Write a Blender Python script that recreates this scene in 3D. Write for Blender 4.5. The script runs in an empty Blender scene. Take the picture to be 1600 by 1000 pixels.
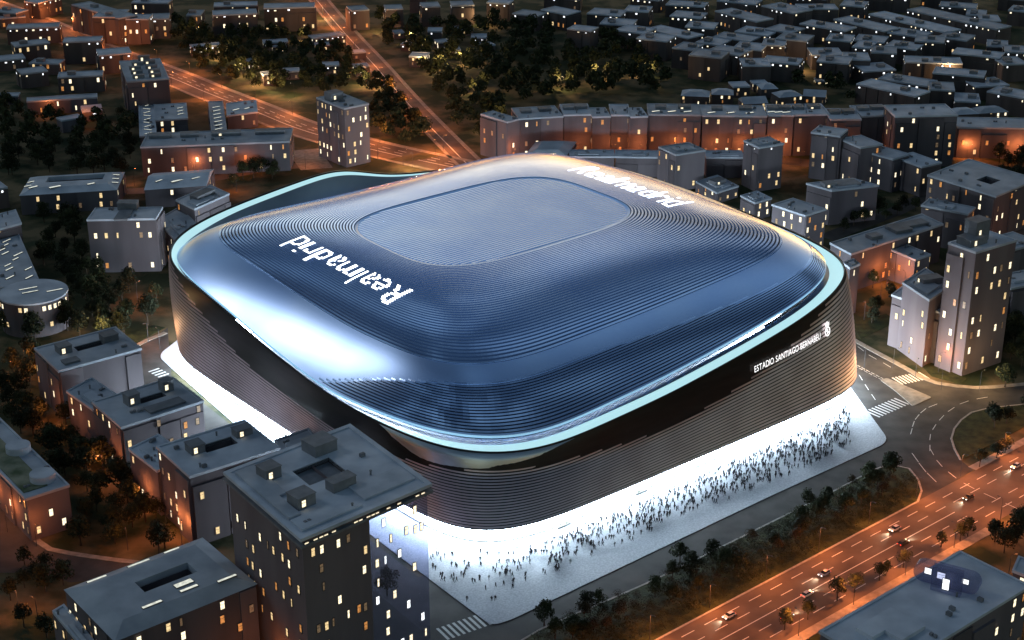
import bpy, bmesh, math, random
import numpy as np
from mathutils import Vector, Matrix
R = math.radians
random.seed(7)
scene = bpy.context.scene
col = scene.collection

# ------------------------------------------------------------------ camera
CAM_H, FOC, PITCH = 280.0, 2570.0, R(23.1)      # metres, focal length in pixels of the 1600 px photo, downward tilt
cam_d = bpy.data.cameras.new('camera')
cam_d.sensor_width = 36.0
cam_d.lens = 36.0 * FOC / 1600.0
cam_d.clip_start, cam_d.clip_end = 1.0, 12000.0
cam = bpy.data.objects.new('camera', cam_d)
cam.location = (0, 0, CAM_H)
cam.rotation_euler = (math.pi / 2 - PITCH, 0, 0)
col.objects.link(cam)
scene.camera = cam

# ------------------------------------------------------------------ dusk sky
world = bpy.data.worlds.new('World'); scene.world = world; world.use_nodes = True
wn, wl = world.node_tree.nodes, world.node_tree.links
bg = wn['Background']
sky = wn.new('ShaderNodeTexSky'); sky.sky_type = 'NISHITA'; sky.sun_disc = False
SUN_EL, SUN_ROT = R(4.0), R(10)
sky.sun_elevation, sky.sun_rotation = SUN_EL, SUN_ROT
sky.altitude, sky.air_density, sky.dust_density, sky.ozone_density = 600, 1.0, 1.0, 1.5
tcw = wn.new('ShaderNodeTexCoord')
mpw = wn.new('ShaderNodeMapping'); mpw.inputs['Scale'].default_value = (1.0, 1.0, 2.6)
nzw = wn.new('ShaderNodeTexNoise'); nzw.inputs['Scale'].default_value = 3.4
nzw.inputs['Detail'].default_value = 5; nzw.inputs['Roughness'].default_value = 0.55
crw = wn.new('ShaderNodeValToRGB')
crw.color_ramp.elements[0].position, crw.color_ramp.elements[0].color = 0.46, (0.22, 0.25, 0.34, 1)
crw.color_ramp.elements[1].position, crw.color_ramp.elements[1].color = 0.60, (11.0, 10.8, 10.5, 1)
mxw = wn.new('ShaderNodeMix'); mxw.data_type = 'RGBA'; mxw.blend_type = 'MULTIPLY'; mxw.inputs[0].default_value = 1.0
wl.new(tcw.outputs['Generated'], mpw.inputs['Vector']); wl.new(mpw.outputs[0], nzw.inputs['Vector'])
wl.new(nzw.outputs['Fac'], crw.inputs['Fac'])
wl.new(sky.outputs[0], mxw.inputs[6]); wl.new(crw.outputs[0], mxw.inputs[7]); hsw = wn.new('ShaderNodeHueSaturation'); hsw.inputs['Saturation'].default_value = 1.0
wl.new(mxw.outputs[2], hsw.inputs['Color']); wl.new(hsw.outputs[0], bg.inputs['Color'])
bg.inputs['Strength'].default_value = 0.017
roof_streak_lamp_d = bpy.data.lights.new('roof_streak_lamp', 'SUN'); roof_streak_lamp_d.energy = 0.15; roof_streak_lamp_d.angle = R(16); roof_streak_lamp_d.color = (0.82, 0.9, 1.0)
roof_streak_lamp = bpy.data.objects.new('roof_streak_lamp', roof_streak_lamp_d); roof_streak_lamp.location = (0, 600, 400)
roof_streak_lamp.rotation_euler = Vector((-0.76, 0.27, 0.59)).to_track_quat('Z', 'Y').to_euler(); col.objects.link(roof_streak_lamp)      # added lamp, aimed from the left to put a white streak on the roof

scene.view_settings.view_transform = 'Standard'
scene.view_settings.look = 'None'
scene.view_settings.exposure = 1.0
scene.view_settings.gamma = 1.0
scene.cycles.use_denoising = True
scene.cycles.max_bounces = 4
scene.cycles.transparent_max_bounces = 8
scene.cycles.sample_clamp_indirect = 6.0
scene.cycles.caustics_reflective = False
scene.cycles.caustics_refractive = False

# ------------------------------------------------------------------ pixels of the photo <-> ground or any level plane
CP, SP = math.cos(PITCH), math.sin(PITCH)
def G(x, y, z=0.0):
    u, v = (x - 800) / FOC, (y - 500) / FOC
    d = (u, CP - v * SP, -SP - v * CP)
    t = (CAM_H - z) / -d[2]
    return Vector((d[0] * t, d[1] * t, z))
def P(p):
    Z = p[2] - CAM_H
    fw = p[1] * CP - Z * SP; up = p[1] * SP + Z * CP
    return (800 + FOC * p[0] / fw, 500 - FOC * up / fw)
def height_from(px, base_y):
    """height of a roof corner seen at px whose foot is seen at base_y"""
    lo, hi = 1.0, 120.0
    for _ in range(40):
        m = (lo + hi) / 2
        q = G(px[0], px[1], m)
        if P((q.x, q.y, 0))[1] < base_y: lo = m
        else: hi = m
    return (lo + hi) / 2

# ------------------------------------------------------------------ materials
def new_mat(name):
    m = bpy.data.materials.new(name); m.use_nodes = True
    nt = m.node_tree
    return m, nt, nt.nodes['Principled BSDF']
def surf(name, c1, c2, scale=0.3, rough=0.8, metal=0.0, bump=0.0, bscale=2.0, vary=0.0, streak=None, detail=4, lo=0.35, hi=0.65, spec=0.3):
    """two tones mixed by noise in object space, optional per-object brightness change and relief"""
    m, nt, b = new_mat(name)
    N, L = nt.nodes, nt.links
    tc = N.new('ShaderNodeTexCoord'); src = tc.outputs['Object']
    if streak:
        mp = N.new('ShaderNodeMapping'); mp.inputs['Scale'].default_value = streak
        L.new(src, mp.inputs['Vector']); src = mp.outputs[0]
    nz = N.new('ShaderNodeTexNoise'); nz.inputs['Scale'].default_value = scale; nz.inputs['Detail'].default_value = detail
    L.new(src, nz.inputs['Vector'])
    cr = N.new('ShaderNodeValToRGB')
    cr.color_ramp.elements[0].position, cr.color_ramp.elements[1].position = lo, hi
    cr.color_ramp.elements[0].color, cr.color_ramp.elements[1].color = (*c1, 1), (*c2, 1)
    L.new(nz.outputs['Fac'], cr.inputs['Fac']); out = cr.outputs[0]
    if vary:
        oi = N.new('ShaderNodeObjectInfo')
        mr = N.new('ShaderNodeMapRange'); mr.inputs[3].default_value, mr.inputs[4].default_value = 1 - vary, 1 + vary
        L.new(oi.outputs['Random'], mr.inputs[0])
        mx = N.new('ShaderNodeMix'); mx.data_type = 'RGBA'; mx.blend_type = 'MULTIPLY'; mx.inputs[0].default_value = 1
        L.new(out, mx.inputs[6]); L.new(mr.outputs[0], mx.inputs[7]); out = mx.outputs[2]
    L.new(out, b.inputs['Base Color'])
    b.inputs['Roughness'].default_value = rough; b.inputs['Metallic'].default_value = metal
    b.inputs['Specular IOR Level'].default_value = spec
    if bump:
        n2 = N.new('ShaderNodeTexNoise'); n2.inputs['Scale'].default_value = bscale; n2.inputs['Detail'].default_value = 3
        L.new(tc.outputs['Object'], n2.inputs['Vector'])
        bp = N.new('ShaderNodeBump'); bp.inputs['Strength'].default_value = bump; bp.inputs['Distance'].default_value = 0.2
        L.new(n2.outputs['Fac'], bp.inputs['Height']); L.new(bp.outputs[0], b.inputs['Normal'])
    return m
def glow(name, c, strength, sampled=False, noise=0.0):
    m, nt, b = new_mat(name)
    b.inputs['Base Color'].default_value = (*[x * 0.5 for x in c], 1); b.inputs['Roughness'].default_value = 0.3
    b.inputs['Emission Color'].default_value = (*c, 1); b.inputs['Emission Strength'].default_value = strength
    if noise:      # curtains and furniture behind the pane
        N, L = nt.nodes, nt.links
        tc = N.new('ShaderNodeTexCoord'); oi = N.new('ShaderNodeObjectInfo')
        ad = N.new('ShaderNodeVectorMath'); ad.operation = 'ADD'
        cm = N.new('ShaderNodeCombineXYZ'); ml = N.new('ShaderNodeMath'); ml.operation = 'MULTIPLY'; ml.inputs[1].default_value = 57.0
        L.new(oi.outputs['Random'], ml.inputs[0]); L.new(ml.outputs[0], cm.inputs[0]); L.new(ml.outputs[0], cm.inputs[2])
        L.new(tc.outputs['Object'], ad.inputs[0]); L.new(cm.outputs[0], ad.inputs[1])
        nz = N.new('ShaderNodeTexNoise'); nz.inputs['Scale'].default_value = 1.1; nz.inputs['Detail'].default_value = 2
        L.new(ad.outputs[0], nz.inputs['Vector'])
        mr = N.new('ShaderNodeMapRange'); mr.inputs[1].default_value, mr.inputs[2].default_value = 0.35, 0.6
        mr.inputs[3].default_value, mr.inputs[4].default_value = strength * (1 - noise), strength
        L.new(nz.outputs['Fac'], mr.inputs[0]); L.new(mr.outputs[0], b.inputs['Emission Strength'])
    m.cycles.emission_sampling = 'FRONT' if sampled else 'NONE'
    return m
M = {}
M['ground'] = surf('ground', (0.022, 0.034, 0.012), (0.15, 0.115, 0.06), 0.045, 0.95, bump=0.6, bscale=0.5, detail=9, lo=0.44, hi=0.6)
M['grass'] = surf('grass', (0.012, 0.022, 0.007), (0.05, 0.06, 0.018), 0.25, 0.95, bump=1.0, bscale=1.5, detail=8)
M['asphalt'] = surf('asphalt', (0.040, 0.038, 0.038), (0.075, 0.070, 0.066), 0.12, 0.8, bump=0.15, bscale=6, detail=8, spec=0.25)
M['avenue'] = surf('avenue_asphalt', (0.085, 0.066, 0.056), (0.15, 0.115, 0.095), 0.08, 0.72, bump=0.12, bscale=6, detail=8, spec=0.25)
M['kerb'] = surf('kerb_stone', (0.30, 0.28, 0.25), (0.42, 0.39, 0.35), 0.8, 0.85)
M['pave'] = surf('pavement', (0.24, 0.21, 0.18), (0.36, 0.32, 0.27), 0.4, 0.85, bump=0.2, bscale=3)
M['paint'] = surf('road_paint', (0.62, 0.62, 0.60), (0.80, 0.80, 0.77), 1.5, 0.7)
M['plaza'] = surf('plaza_granite', (0.36, 0.39, 0.44), (0.60, 0.63, 0.68), 1.6, 0.75, bump=0.3, bscale=4, detail=10, lo=0.3, hi=0.7)
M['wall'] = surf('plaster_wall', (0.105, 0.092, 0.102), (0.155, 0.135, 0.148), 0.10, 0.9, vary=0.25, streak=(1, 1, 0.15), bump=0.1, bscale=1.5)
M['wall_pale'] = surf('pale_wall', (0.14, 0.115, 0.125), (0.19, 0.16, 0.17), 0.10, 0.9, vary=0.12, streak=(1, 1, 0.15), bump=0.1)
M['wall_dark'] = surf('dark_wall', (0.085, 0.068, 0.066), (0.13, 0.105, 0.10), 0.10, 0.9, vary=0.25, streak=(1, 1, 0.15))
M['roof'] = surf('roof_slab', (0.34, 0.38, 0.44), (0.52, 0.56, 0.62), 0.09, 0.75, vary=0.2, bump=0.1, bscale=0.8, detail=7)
M['roof_green'] = surf('roof_garden', (0.07, 0.10, 0.05), (0.30, 0.30, 0.22), 0.12, 0.95, bump=0.8, bscale=1.2, detail=8)
M['trim'] = surf('roof_trim', (0.16, 0.17, 0.19), (0.22, 0.23, 0.25), 0.3, 0.7, vary=0.2)
M['frame'] = surf('window_frame', (0.10, 0.09, 0.09), (0.16, 0.15, 0.14), 1.0, 0.6)
M['lit_a'] = glow('lit_window_warm', (1.0, 0.72, 0.36), .55, noise=0.45)
M['lit_b'] = glow('lit_window_pale', (1.0, 0.86, 0.58), .9, noise=0.35)
M['lit_c'] = glow('lit_window_amber', (1.0, 0.42, 0.12), .32, noise=0.6)
M['lit_d'] = glow('lit_window_dim', (0.9, 0.58, 0.34), .07, noise=0.7)
M['lit_e'] = glow('lit_window_cool', (0.92, 0.96, 1.0), 1.1, noise=0.3)
M['sky_l'] = glow('lit_skylight', (0.96, 0.97, 0.82), .42, noise=0.4)
M['trunk'] = surf('bark', (0.035, 0.026, 0.018), (0.07, 0.052, 0.036), 2.0, 0.95)
M['leaf'] = surf('foliage', (0.012, 0.018, 0.006), (0.034, 0.040, 0.014), 0.5, 0.85, vary=0.45)
M['leaf_red'] = surf('foliage_russet', (0.022, 0.015, 0.006), (0.045, 0.032, 0.012), 0.5, 0.85, vary=0.35)
M['metal_dark'] = surf('dark_metal', (0.06, 0.06, 0.065), (0.09, 0.09, 0.095), 2, 0.5, metal=0.6)
def tag(o, label=None, cat=None, group=None, kind=None):
    if label: o['label'] = label
    if cat: o['category'] = cat
    if group: o['group'] = group
    if kind: o['kind'] = kind
    return o
def empty(name, loc):
    o = bpy.data.objects.new(name, None); o.location = loc; o.empty_display_size = 1.0; col.objects.link(o); return o
def link(name, me, parent=None, loc=None, rz=None):
    o = bpy.data.objects.new(name, me); col.objects.link(o)
    if parent is not None: o.parent = parent
    if loc is not None: o.location = loc
    if rz is not None: o.rotation_euler = (0, 0, rz)
    return o
class MB:
    """collects faces, then builds ONE mesh"""
    def __init__(self): self.v, self.f, self.m = [], [], []
    def add(self, vs, fs, mi=0):
        k = len(self.v); self.v += [tuple(p) for p in vs]
        for f in fs: self.f.append([i + k for i in f]); self.m.append(mi)
    def quad(self, a, b, c, d, mi=0): self.add([a, b, c, d], [(0, 1, 2, 3)], mi)
    def prism(self, poly, z0, z1, mi=0, cap=True, bottom=False):
        n = len(poly)
        vs = [(p[0], p[1], z0) for p in poly] + [(p[0], p[1], z1) for p in poly]
        fs = [(i, (i + 1) % n, n + (i + 1) % n, n + i) for i in range(n)]
        if cap: fs.append(tuple(range(n, 2 * n)))
        if bottom: fs.append(tuple(range(n - 1, -1, -1)))
        self.add(vs, fs, mi)
    def box(self, c, s, rz=0.0, mi=0):
        x, y, z = s[0] / 2, s[1] / 2, s[2] / 2; ca, sa = math.cos(rz), math.sin(rz)
        pts = [(c[0] + px * ca - py * sa, c[1] + px * sa + py * ca) for px, py in ((-x, -y), (x, -y), (x, y), (-x, y))]
        self.prism(pts, c[2] - z, c[2] + z, mi, True, True)
    def tube(self, pts, rad, n=6, mi=0):
        rings = []
        for i, p in enumerate(pts):
            p = Vector(p); d = (Vector(pts[min(i + 1, len(pts) - 1)]) - Vector(pts[max(i - 1, 0)])).normalized()
            x = d.orthogonal().normalized(); y = d.cross(x)
            rings.append([p + (x * math.cos(2 * math.pi * j / n) + y * math.sin(2 * math.pi * j / n)) * rad[i] for j in range(n)])
        vs = [q for r in rings for q in r]
        fs = [(i * n + j, i * n + (j + 1) % n, (i + 1) * n + (j + 1) % n, (i + 1) * n + j) for i in range(len(pts) - 1) for j in range(n)]
        fs.append(tuple(range((len(pts) - 1) * n, len(pts) * n)))
        self.add(vs, fs, mi)
    def mesh(self, name, mats, smooth=False):
        me = bpy.data.meshes.new(name); me.from_pydata(self.v, [], self.f)
        for m in (mats if isinstance(mats, (list, tuple)) else [mats]): me.materials.append(m)
        me.polygons.foreach_set('material_index', self.m)
        if smooth: me.polygons.foreach_set('use_smooth', [True] * len(self.f))
        me.validate(); me.update(); return me
    def build(self, name, mats, parent=None, loc=None, smooth=False):
        return link(name, self.mesh(name, mats, smooth), parent, loc)
def ordinal(i):
    w = ['first', 'second', 'third', 'fourth', 'fifth', 'sixth', 'seventh', 'eighth', 'ninth', 'tenth', 'eleventh', 'twelfth',
         'thirteenth', 'fourteenth', 'fifteenth', 'sixteenth', 'seventeenth', 'eighteenth', 'nineteenth', 'twentieth']
    return w[i] if i < len(w) else str(i + 1) + 'th'

# ------------------------------------------------------------------ ground, roads, plaza
def sheet(name, pts, z, mat, kind='structure', thick=None, parent=None):
    mb = MB()
    pts = [Vector(p) for p in pts]
    area = sum(pts[i].x * pts[(i + 1) % len(pts)].y - pts[(i + 1) % len(pts)].x * pts[i].y for i in range(len(pts)))
    if area < 0: pts = pts[::-1]
    if thick: mb.prism(pts, z - thick, z)
    else: mb.add([(p.x, p.y, z) for p in pts], [tuple(range(len(pts)))])
    o = mb.build(name, mat, parent)
    if kind: o['kind'] = kind
    return o
def px(*ps): return [G(*p) for p in ps]
def rounded(pts, r, n=6):
    out = []
    for i, p in enumerate(pts):
        p = Vector(p); a, b = Vector(pts[i - 1]), Vector(pts[(i + 1) % len(pts)])
        da, db = (a - p), (b - p); k = min(r, da.length * 0.45, db.length * 0.45)
        s, e = p + da.normalized() * k, p + db.normalized() * k
        for j in range(n + 1):
            t = j / n; out.append(s * (1 - t) ** 2 + p * 2 * t * (1 - t) + e * t * t)
    return out
mb = MB(); NG = 60
mb.quad((-2500, 100, 0), (2500, 100, 0), (2500, 4500, 0), (-2500, 4500, 0))
o = mb.build('ground', M['ground']); o['kind'] = 'structure'

class Line:
    """an offset-able polyline on the ground"""
    def __init__(self, pts):
        self.p = [Vector((q[0], q[1], 0)) for q in pts]; self.s = [0]
        for i in range(1, len(self.p)): self.s.append(self.s[-1] + (self.p[i] - self.p[i - 1]).length)
    def at(self, s, off=0.0):
        i = 0
        while i < len(self.s) - 2 and s > self.s[i + 1]: i += 1
        d = (self.p[i + 1] - self.p[i]).normalized()
        q = self.p[i] + d * (s - self.s[i])
        return q + Vector((-d.y, d.x, 0)) * off, d
    def ribbon(self, o0, o1, s0=None, s1=None, step=8.0):
        s0 = 0 if s0 is None else s0; s1 = self.s[-1] if s1 is None else s1
        n = max(1, int((s1 - s0) / step)); a, b = [], []
        for i in range(n + 1):
            s = s0 + (s1 - s0) * i / n
            a.append(self.at(s, o0)[0]); b.append(self.at(s, o1)[0])
        return a, b
def smooth_px(ps, n=8):
    q = px(*ps); out = []
    for i in range(len(q) - 1):
        a, b, c, d = q[max(i - 1, 0)], q[i], q[i + 1], q[min(i + 2, len(q) - 1)]
        for j in range(n):
            t = j / n
            out.append(0.5 * ((2 * b) + (c - a) * t + (2 * a - 5 * b + 4 * c - d) * t * t + (3 * b - a - 3 * c + d) * t ** 3))
    out.append(q[-1]); return out
def strip(name, line, o0, o1, z, mat, s0=None, s1=None, kind='structure', thick=None, parent=None):
    a, b = line.ribbon(o0, o1, s0, s1)
    if thick:
        mb = MB(); n = len(a)
        for i in range(n - 1):
            p = [a[i], a[i + 1], b[i + 1], b[i]]
            top = [(q.x, q.y, z) for q in p]; bot = [(q.x, q.y, z - thick) for q in p]
            mb.quad(*top); mb.quad(bot[0], bot[1], top[1], top[0]); mb.quad(bot[2], bot[3], top[3], top[2])
        mb.quad((a[0].x, a[0].y, z - thick), (a[0].x, a[0].y, z), (b[0].x, b[0].y, z), (b[0].x, b[0].y, z - thick))
        mb.quad((a[-1].x, a[-1].y, z - thick), (a[-1].x, a[-1].y, z), (b[-1].x, b[-1].y, z), (b[-1].x, b[-1].y, z - thick))
    else:
        mb = MB()
        for i in range(len(a) - 1): mb.quad((a[i].x, a[i].y, z), (a[i + 1].x, a[i + 1].y, z), (b[i + 1].x, b[i + 1].y, z), (b[i].x, b[i].y, z))
    o = mb.build(name, mat, parent)
    if kind: o['kind'] = kind
    return o
_dash = {}
def dashes(road, line, off, length, gap, w=0.22, s0=0, s1=None, z=0.03, maxn=120):
    key = (length, w)
    if key not in _dash:
        mb = MB(); mb.quad((-length / 2, -w / 2, 0), (length / 2, -w / 2, 0), (length / 2, w / 2, 0), (-length / 2, w / 2, 0)); _dash[key] = mb.mesh('lane_dash', M['paint'])
    s = s0; s1 = line.s[-1] if s1 is None else s1; n = 0
    while s < s1 and n < maxn:
        q, d = line.at(s, off)
        pp = P(q)
        if -40 < pp[0] < 1640 and -20 < pp[1] < 1030:
            link('lane_dash', _dash[key], road, (q.x, q.y, z), math.atan2(d.y, d.x)); n += 1
        s += length + gap

# the wide avenue along the lower right
K1, K2 = G(1022, 1000), G(1437, 781)
AVD = (K2 - K1).normalized(); AVN = Vector((AVD.y, -AVD.x, 0))            # AVN points away from the stadium
AVW = 25.9
ave = Line([K1 - AVD * 160 + AVN * AVW / 2, K1 + AVD * 420 + AVN * AVW / 2])
avenue = strip('avenue', ave, AVW / 2, -AVW / 2, 0.012, M['avenue'])
for fr in (1 / 6, 2 / 6, 4 / 6, 5 / 6):
    dashes(avenue, ave, AVW / 2 - AVW * fr, 5.5, 4.5, 0.28)
s_j0 = (K2 - ave.p[0]).dot(AVD)
strip('centre_line', ave, 0.16, -0.16, 0.03, M['paint'], 0, s_j0 + 2, None, parent=avenue)
strip('centre_line', ave, 0.16, -0.16, 0.03, M['paint'], s_j0 + 42, None, None, parent=avenue)
strip('pavement', ave, -AVW / 2, -AVW / 2 - 3.6, 0.14, M['pave'], 0, (G(1545, 827) - ave.p[0]).dot(AVD), thick=0.2)
strip('pavement', ave, AVW / 2 + 3.2, AVW / 2, 0.14, M['pave'], (G(1521, 733) - ave.p[0]).dot(AVD), None, thick=0.2)

# asphalt of the junction and of the street that follows the plaza
jn = px((1240, 470), (1332, 533), (1407, 574), (1450, 597), (1500, 606), (1555, 607), (1700, 592), (1700, 627), (1600, 632), (1532, 640),
        (1507, 652), (1491, 670), (1487, 690), (1501, 719), (1521, 735), (1436, 783), (1440, 770), (1435, 750), (1415, 729), (1380, 728), (1300, 769),
        (1125, 856), (1012, 911), (850, 981), (815, 1001), (740, 1100), (560, 1100), (575, 930), (800, 850), (1200, 640))
junction = sheet('street', jn, 0.006, M['asphalt'])
side = px((262, 512), (222, 540), (180, 600), (330, 715), (560, 915), (600, 1090), (700, 1090), (690, 930), (574, 840), (362, 665), (268, 590))
sheet('street', side, 0.004, M['asphalt'])
sheet('street', px((-60, 740), (0, 787), (52, 846), (75, 862), (150, 875), (240, 886), (300, 892), (110, 910), (60, 895), (0, 895), (-60, 890)), 0.005, M['asphalt'])
lk = Line(smooth_px(((0, 786), (52, 845), (75, 861), (150, 874), (215, 882))))
strip('pavement', lk, 2.2, 0, 0.13, M['pave'], thick=0.2)
# planted median between the street and the avenue
gd = px((815, 1001), (850, 981), (1012, 911), (1125, 856), (1300, 769), (1380, 728), (1415, 729), (1435, 750), (1440, 770), (1434, 784), (1022, 1002), (900, 1066), (760, 1066))
median = sheet('planted_median', gd, 0.12, M['grass'], thick=0.2)
kb = Line(smooth_px(((815, 1001), (850, 981), (1012, 911), (1125, 856), (1300, 769), (1380, 728), (1415, 729), (1435, 750), (1440, 770), (1434, 784))))
strip('kerb', kb, 0.35, -0.35, 0.16, M['kerb'], None, None, None, 0.2, parent=median)
kb2 = Line(px((1434, 784), (1022, 1002), (900, 1066)))
strip('kerb', kb2, 0.35, -0.35, 0.17, M['kerb'], None, None, None, 0.2, parent=median)
# roundabout garden at the right edge
rg = px((1600, 632), (1532, 640), (1507, 652), (1491, 670), (1487, 690), (1501, 719), (1600, 668), (1700, 620))
rgarden = sheet('roundabout_garden', rg, 0.12, M['grass'], thick=0.2)
kb3 = Line(smooth_px(((1640, 628), (1600, 632), (1532, 640), (1507, 652), (1491, 670), (1487, 690), (1501, 719))))
strip('kerb', kb3, 0.35, -0.35, 0.16, M['kerb'], None, None, None, 0.2, parent=rgarden)
# far kerb and pavement of the junction
kb4 = Line(smooth_px(((1300, 513), (1332, 533), (1407, 574), (1450, 597), (1500, 606), (1555, 607), (1700, 592))))
strip('pavement', kb4, 2.6, 0.0, 0.14, M['pave'], thick=0.2)
sheet('lawn', px((1330, 505), (1385, 490), (1400, 503), (1345, 530)), 0.10, M['grass'], thick=0.15)
sheet('lawn', px((1440, 572), (1480, 560), (1510, 592), (1500, 600), (1455, 588)), 0.10, M['grass'], thick=0.15)
sheet('lawn', px((180, 530), (240, 508), (258, 512), (215, 535)), 0.10, M['grass'], thick=0.15)
kb5 = Line(smooth_px(((205, 548), (232, 533), (262, 521))))
strip('pavement', kb5, 2.5, 0, 0.13, M['pave'], thick=0.2)
# traffic island
isl = rounded(px((1375, 594), (1386, 591), (1456, 621), (1426, 635), (1400, 612)), 1.2)
sheet('traffic_island', isl, 0.16, M['pave'], thick=0.2)
# curved dashes of the junction
for pts, l, g in (([(1424, 674), (1430, 656), (1445, 640), (1465, 631)], 5.0, 1.5), ([(1453, 700), (1454, 680), (1465, 660), (1486, 640), (1515, 626), (1560, 618)], 5.0, 4.0),
                  ([(1345, 545), (1360, 556), (1380, 567), (1402, 580)], 5, 4), ([(1345, 590), (1355, 606), (1370, 628)], 5, 4),
                  ([(1456, 706), (1466, 722), (1485, 740), (1510, 757), (1540, 772), (1590, 795)], 5, 4), ([(1430, 715), (1445, 735), (1466, 756)], 7, 0.6)):
    dashes(junction, Line(smooth_px(pts)), 0, l, g, 0.26, z=0.032)
for off in (0, -1.2):
    dashes(junction, Line(smooth_px(((1334, 568), (1380, 592)))), off, 2.0, 0.8, 0.2, z=0.032)
def crosswalk(road, a, b, n, length, w=0.9):
    A, B = G(*a), G(*b); d = (B - A).normalized(); nn = Vector((-d.y, d.x, 0))
    mb = MB(); mb.quad((-length / 2, -w / 2, 0), (length / 2, -w / 2, 0), (length / 2, w / 2, 0), (-length / 2, w / 2, 0)); me = mb.mesh('crosswalk_stripe', M['paint'])
    for i in range(n):
        q = A + (B - A) * ((i + 0.5) / n)
        link('crosswalk_stripe', me, road, (q.x, q.y, 0.033), math.atan2(nn.y, nn.x))
crosswalk(junction, (1361, 648), (1411, 626), 10, 7.0, 0.8)
crosswalk(junction, (1400, 596), (1446, 586), 9, 7.0, 0.8)
crosswalk(junction, (688, 992), (762, 966), 9, 7.0, 0.9)
crosswalk(bpy.data.objects['street.001'], (238, 577), (258, 588), 4, 5, 0.9)

# two avenues climbing away at the top left, and smaller streets
e1 = Line(smooth_px(((-60, -8), (60, 36), (140, 72), (260, 116), (330, 145), (400, 172), (470, 200), (560, 226), (640, 245), (740, 266))))
ra = strip('far_avenue', e1, 11, -11, 0.012, M['avenue'])
for off in (5.5, 1.8): dashes(ra, e1, off, 6, 6, 0.45, s0=250, z=0.05, maxn=60)
strip('centre_line', e1, -1.6, -2.2, 0.04, M['paint'], 200, None, None, parent=ra)
strip('pavement', e1, 14.5, 11, 0.16, M['pave'], thick=0.2)
strip('pavement', e1, -11, -13.5, 0.16, M['pave'], thick=0.2)
e2 = Line(smooth_px(((470, -40), (498, 0), (545, 55), (587, 100), (640, 160), (690, 212), (740, 262))))
rb = strip('far_avenue', e2, 6, -6, 0.02, M['avenue'])
strip('centre_line', e2, -1.3, -1.8, 0.05, M['paint'], None, None, None, parent=rb)
strip('pavement', e2, 8.5, 6, 0.16, M['pave'], thick=0.2)
strip('pavement', e2, -6, -8.0, 0.16, M['pave'], thick=0.2)
e3 = Line(px((1180, 246), (1330, 262)))
strip('far_street', e3, 7, -7, 0.012, M['asphalt'])
e4 = Line(px((1550, 320), (1620, 392)))
strip('far_street', e4, 7, -7, 0.016, M['avenue'])
e5 = Line(px((1290, 372), (1400, 330), (1460, 300)))
strip('far_street', e5, 5, -5, 0.008, M['asphalt'])
e6 = Line(px((180, 300), (240, 297), (420, 262), (520, 255)))
strip('far_street', e6, 5, -5, 0.018, M['avenue'])
sheet('forecourt', px((448, 236), (498, 232), (520, 262), (470, 266)), 0.03, M['pave'])
for k, (name, pts) in enumerate((('verge', [(1230, 275), (1262, 275), (1268, 312), (1255, 305)]), ('verge', [(600, 250), (690, 232), (684, 245), (640, 252)]))):
    sheet(name, px(*pts), 0.10, M['ground'], thick=0.12)
# the white plaza round the stadium
pl = rounded(px((246, 556), (362, 659), (574, 832), (768, 978), (800, 968), (1200, 777), (1390, 690), (1322, 596), (1180, 420), (840, 330), (420, 420)), 6.0)
plaza = sheet('plaza', pl, 0.13, M['plaza'], thick=0.2)

# ------------------------------------------------------------------ stadium
SC = np.array([-3.4, 600.8]); SAZ = R(50.5)
SA = np.array([math.sin(SAZ), math.cos(SAZ)]); SB = np.array([-math.cos(SAZ), math.sin(SAZ)])   # u runs along the avenue, v away from it
NT = 360
TT = np.linspace(-math.pi, math.pi, NT, endpoint=False); TD = np.degrees(TT)
def table(pairs, sm=5.0):
    a = np.array(sorted(pairs)); x = np.concatenate([a[:, 0] - 360, a[:, 0], a[:, 0] + 360]); y = np.tile(a[:, 1], 3)
    raw = np.interp(TD, x, y); k = np.exp(-0.5 * (np.arange(-40, 41) / sm) ** 2); k /= k.sum()
    return np.convolve(np.tile(raw, 3), k, 'same')[NT:2 * NT]
ZR = table([(-180, 42), (-163, 38.2), (-147, 37.5), (-141, 36.2), (-131, 32.8), (-123, 31.5), (-112, 33.8), (-97, 35.6), (-80, 39.7), (-64.5, 44.5), (-52, 50),
            (-45, 51.5), (-36, 51), (-21, 52), (-3, 53), (18, 53), (37, 50), (50, 48.5), (66, 49), (80, 53), (92, 61.5), (105, 59), (120, 55.5), (131, 52.5), (142, 51), (154, 50), (165, 47), (176, 43)])
ZE = table([(-180, 42.4), (-163, 38.8), (-147, 38.2), (-141, 37.4), (-131, 35.4), (-123, 34.2), (-112, 37), (-97, 39.2), (-80, 43), (-64.5, 47.5), (-52, 51.5),
            (-45, 52.5), (-36, 53), (-21, 54), (-3, 55), (18, 54), (37, 50), (50, 48), (71, 46), (80, 45), (94, 45), (105, 46), (120, 48), (131, 50), (142, 50.8), (154, 50), (165, 47.3), (176, 43.4)])
LEFT = table([(-180, 1), (-160, 1), (-150, .35), (-140, 0), (-20, 0), (-10, .4), (10, .8), (40, .8), (60, 0.2), (80, 0), (110, 0), (125, .5), (140, .9), (160, 1)], 4)
CT, ST = np.cos(TT), np.sin(TT)
def rnd(n): return (np.abs(CT) ** n + np.abs(ST) ** n) ** (-1.0 / n)
R6 = rnd(6.0); R3 = rnd(3.6); R5 = rnd(4.7); R7 = rnd(7.0)
def wpos(u, v, z): return np.stack([SC[0] + u * SA[0] + v * SB[0], SC[1] + u * SA[1] + v * SB[1], z + 0 * u], 1)
ROOF_TOP = 64.0
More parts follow.
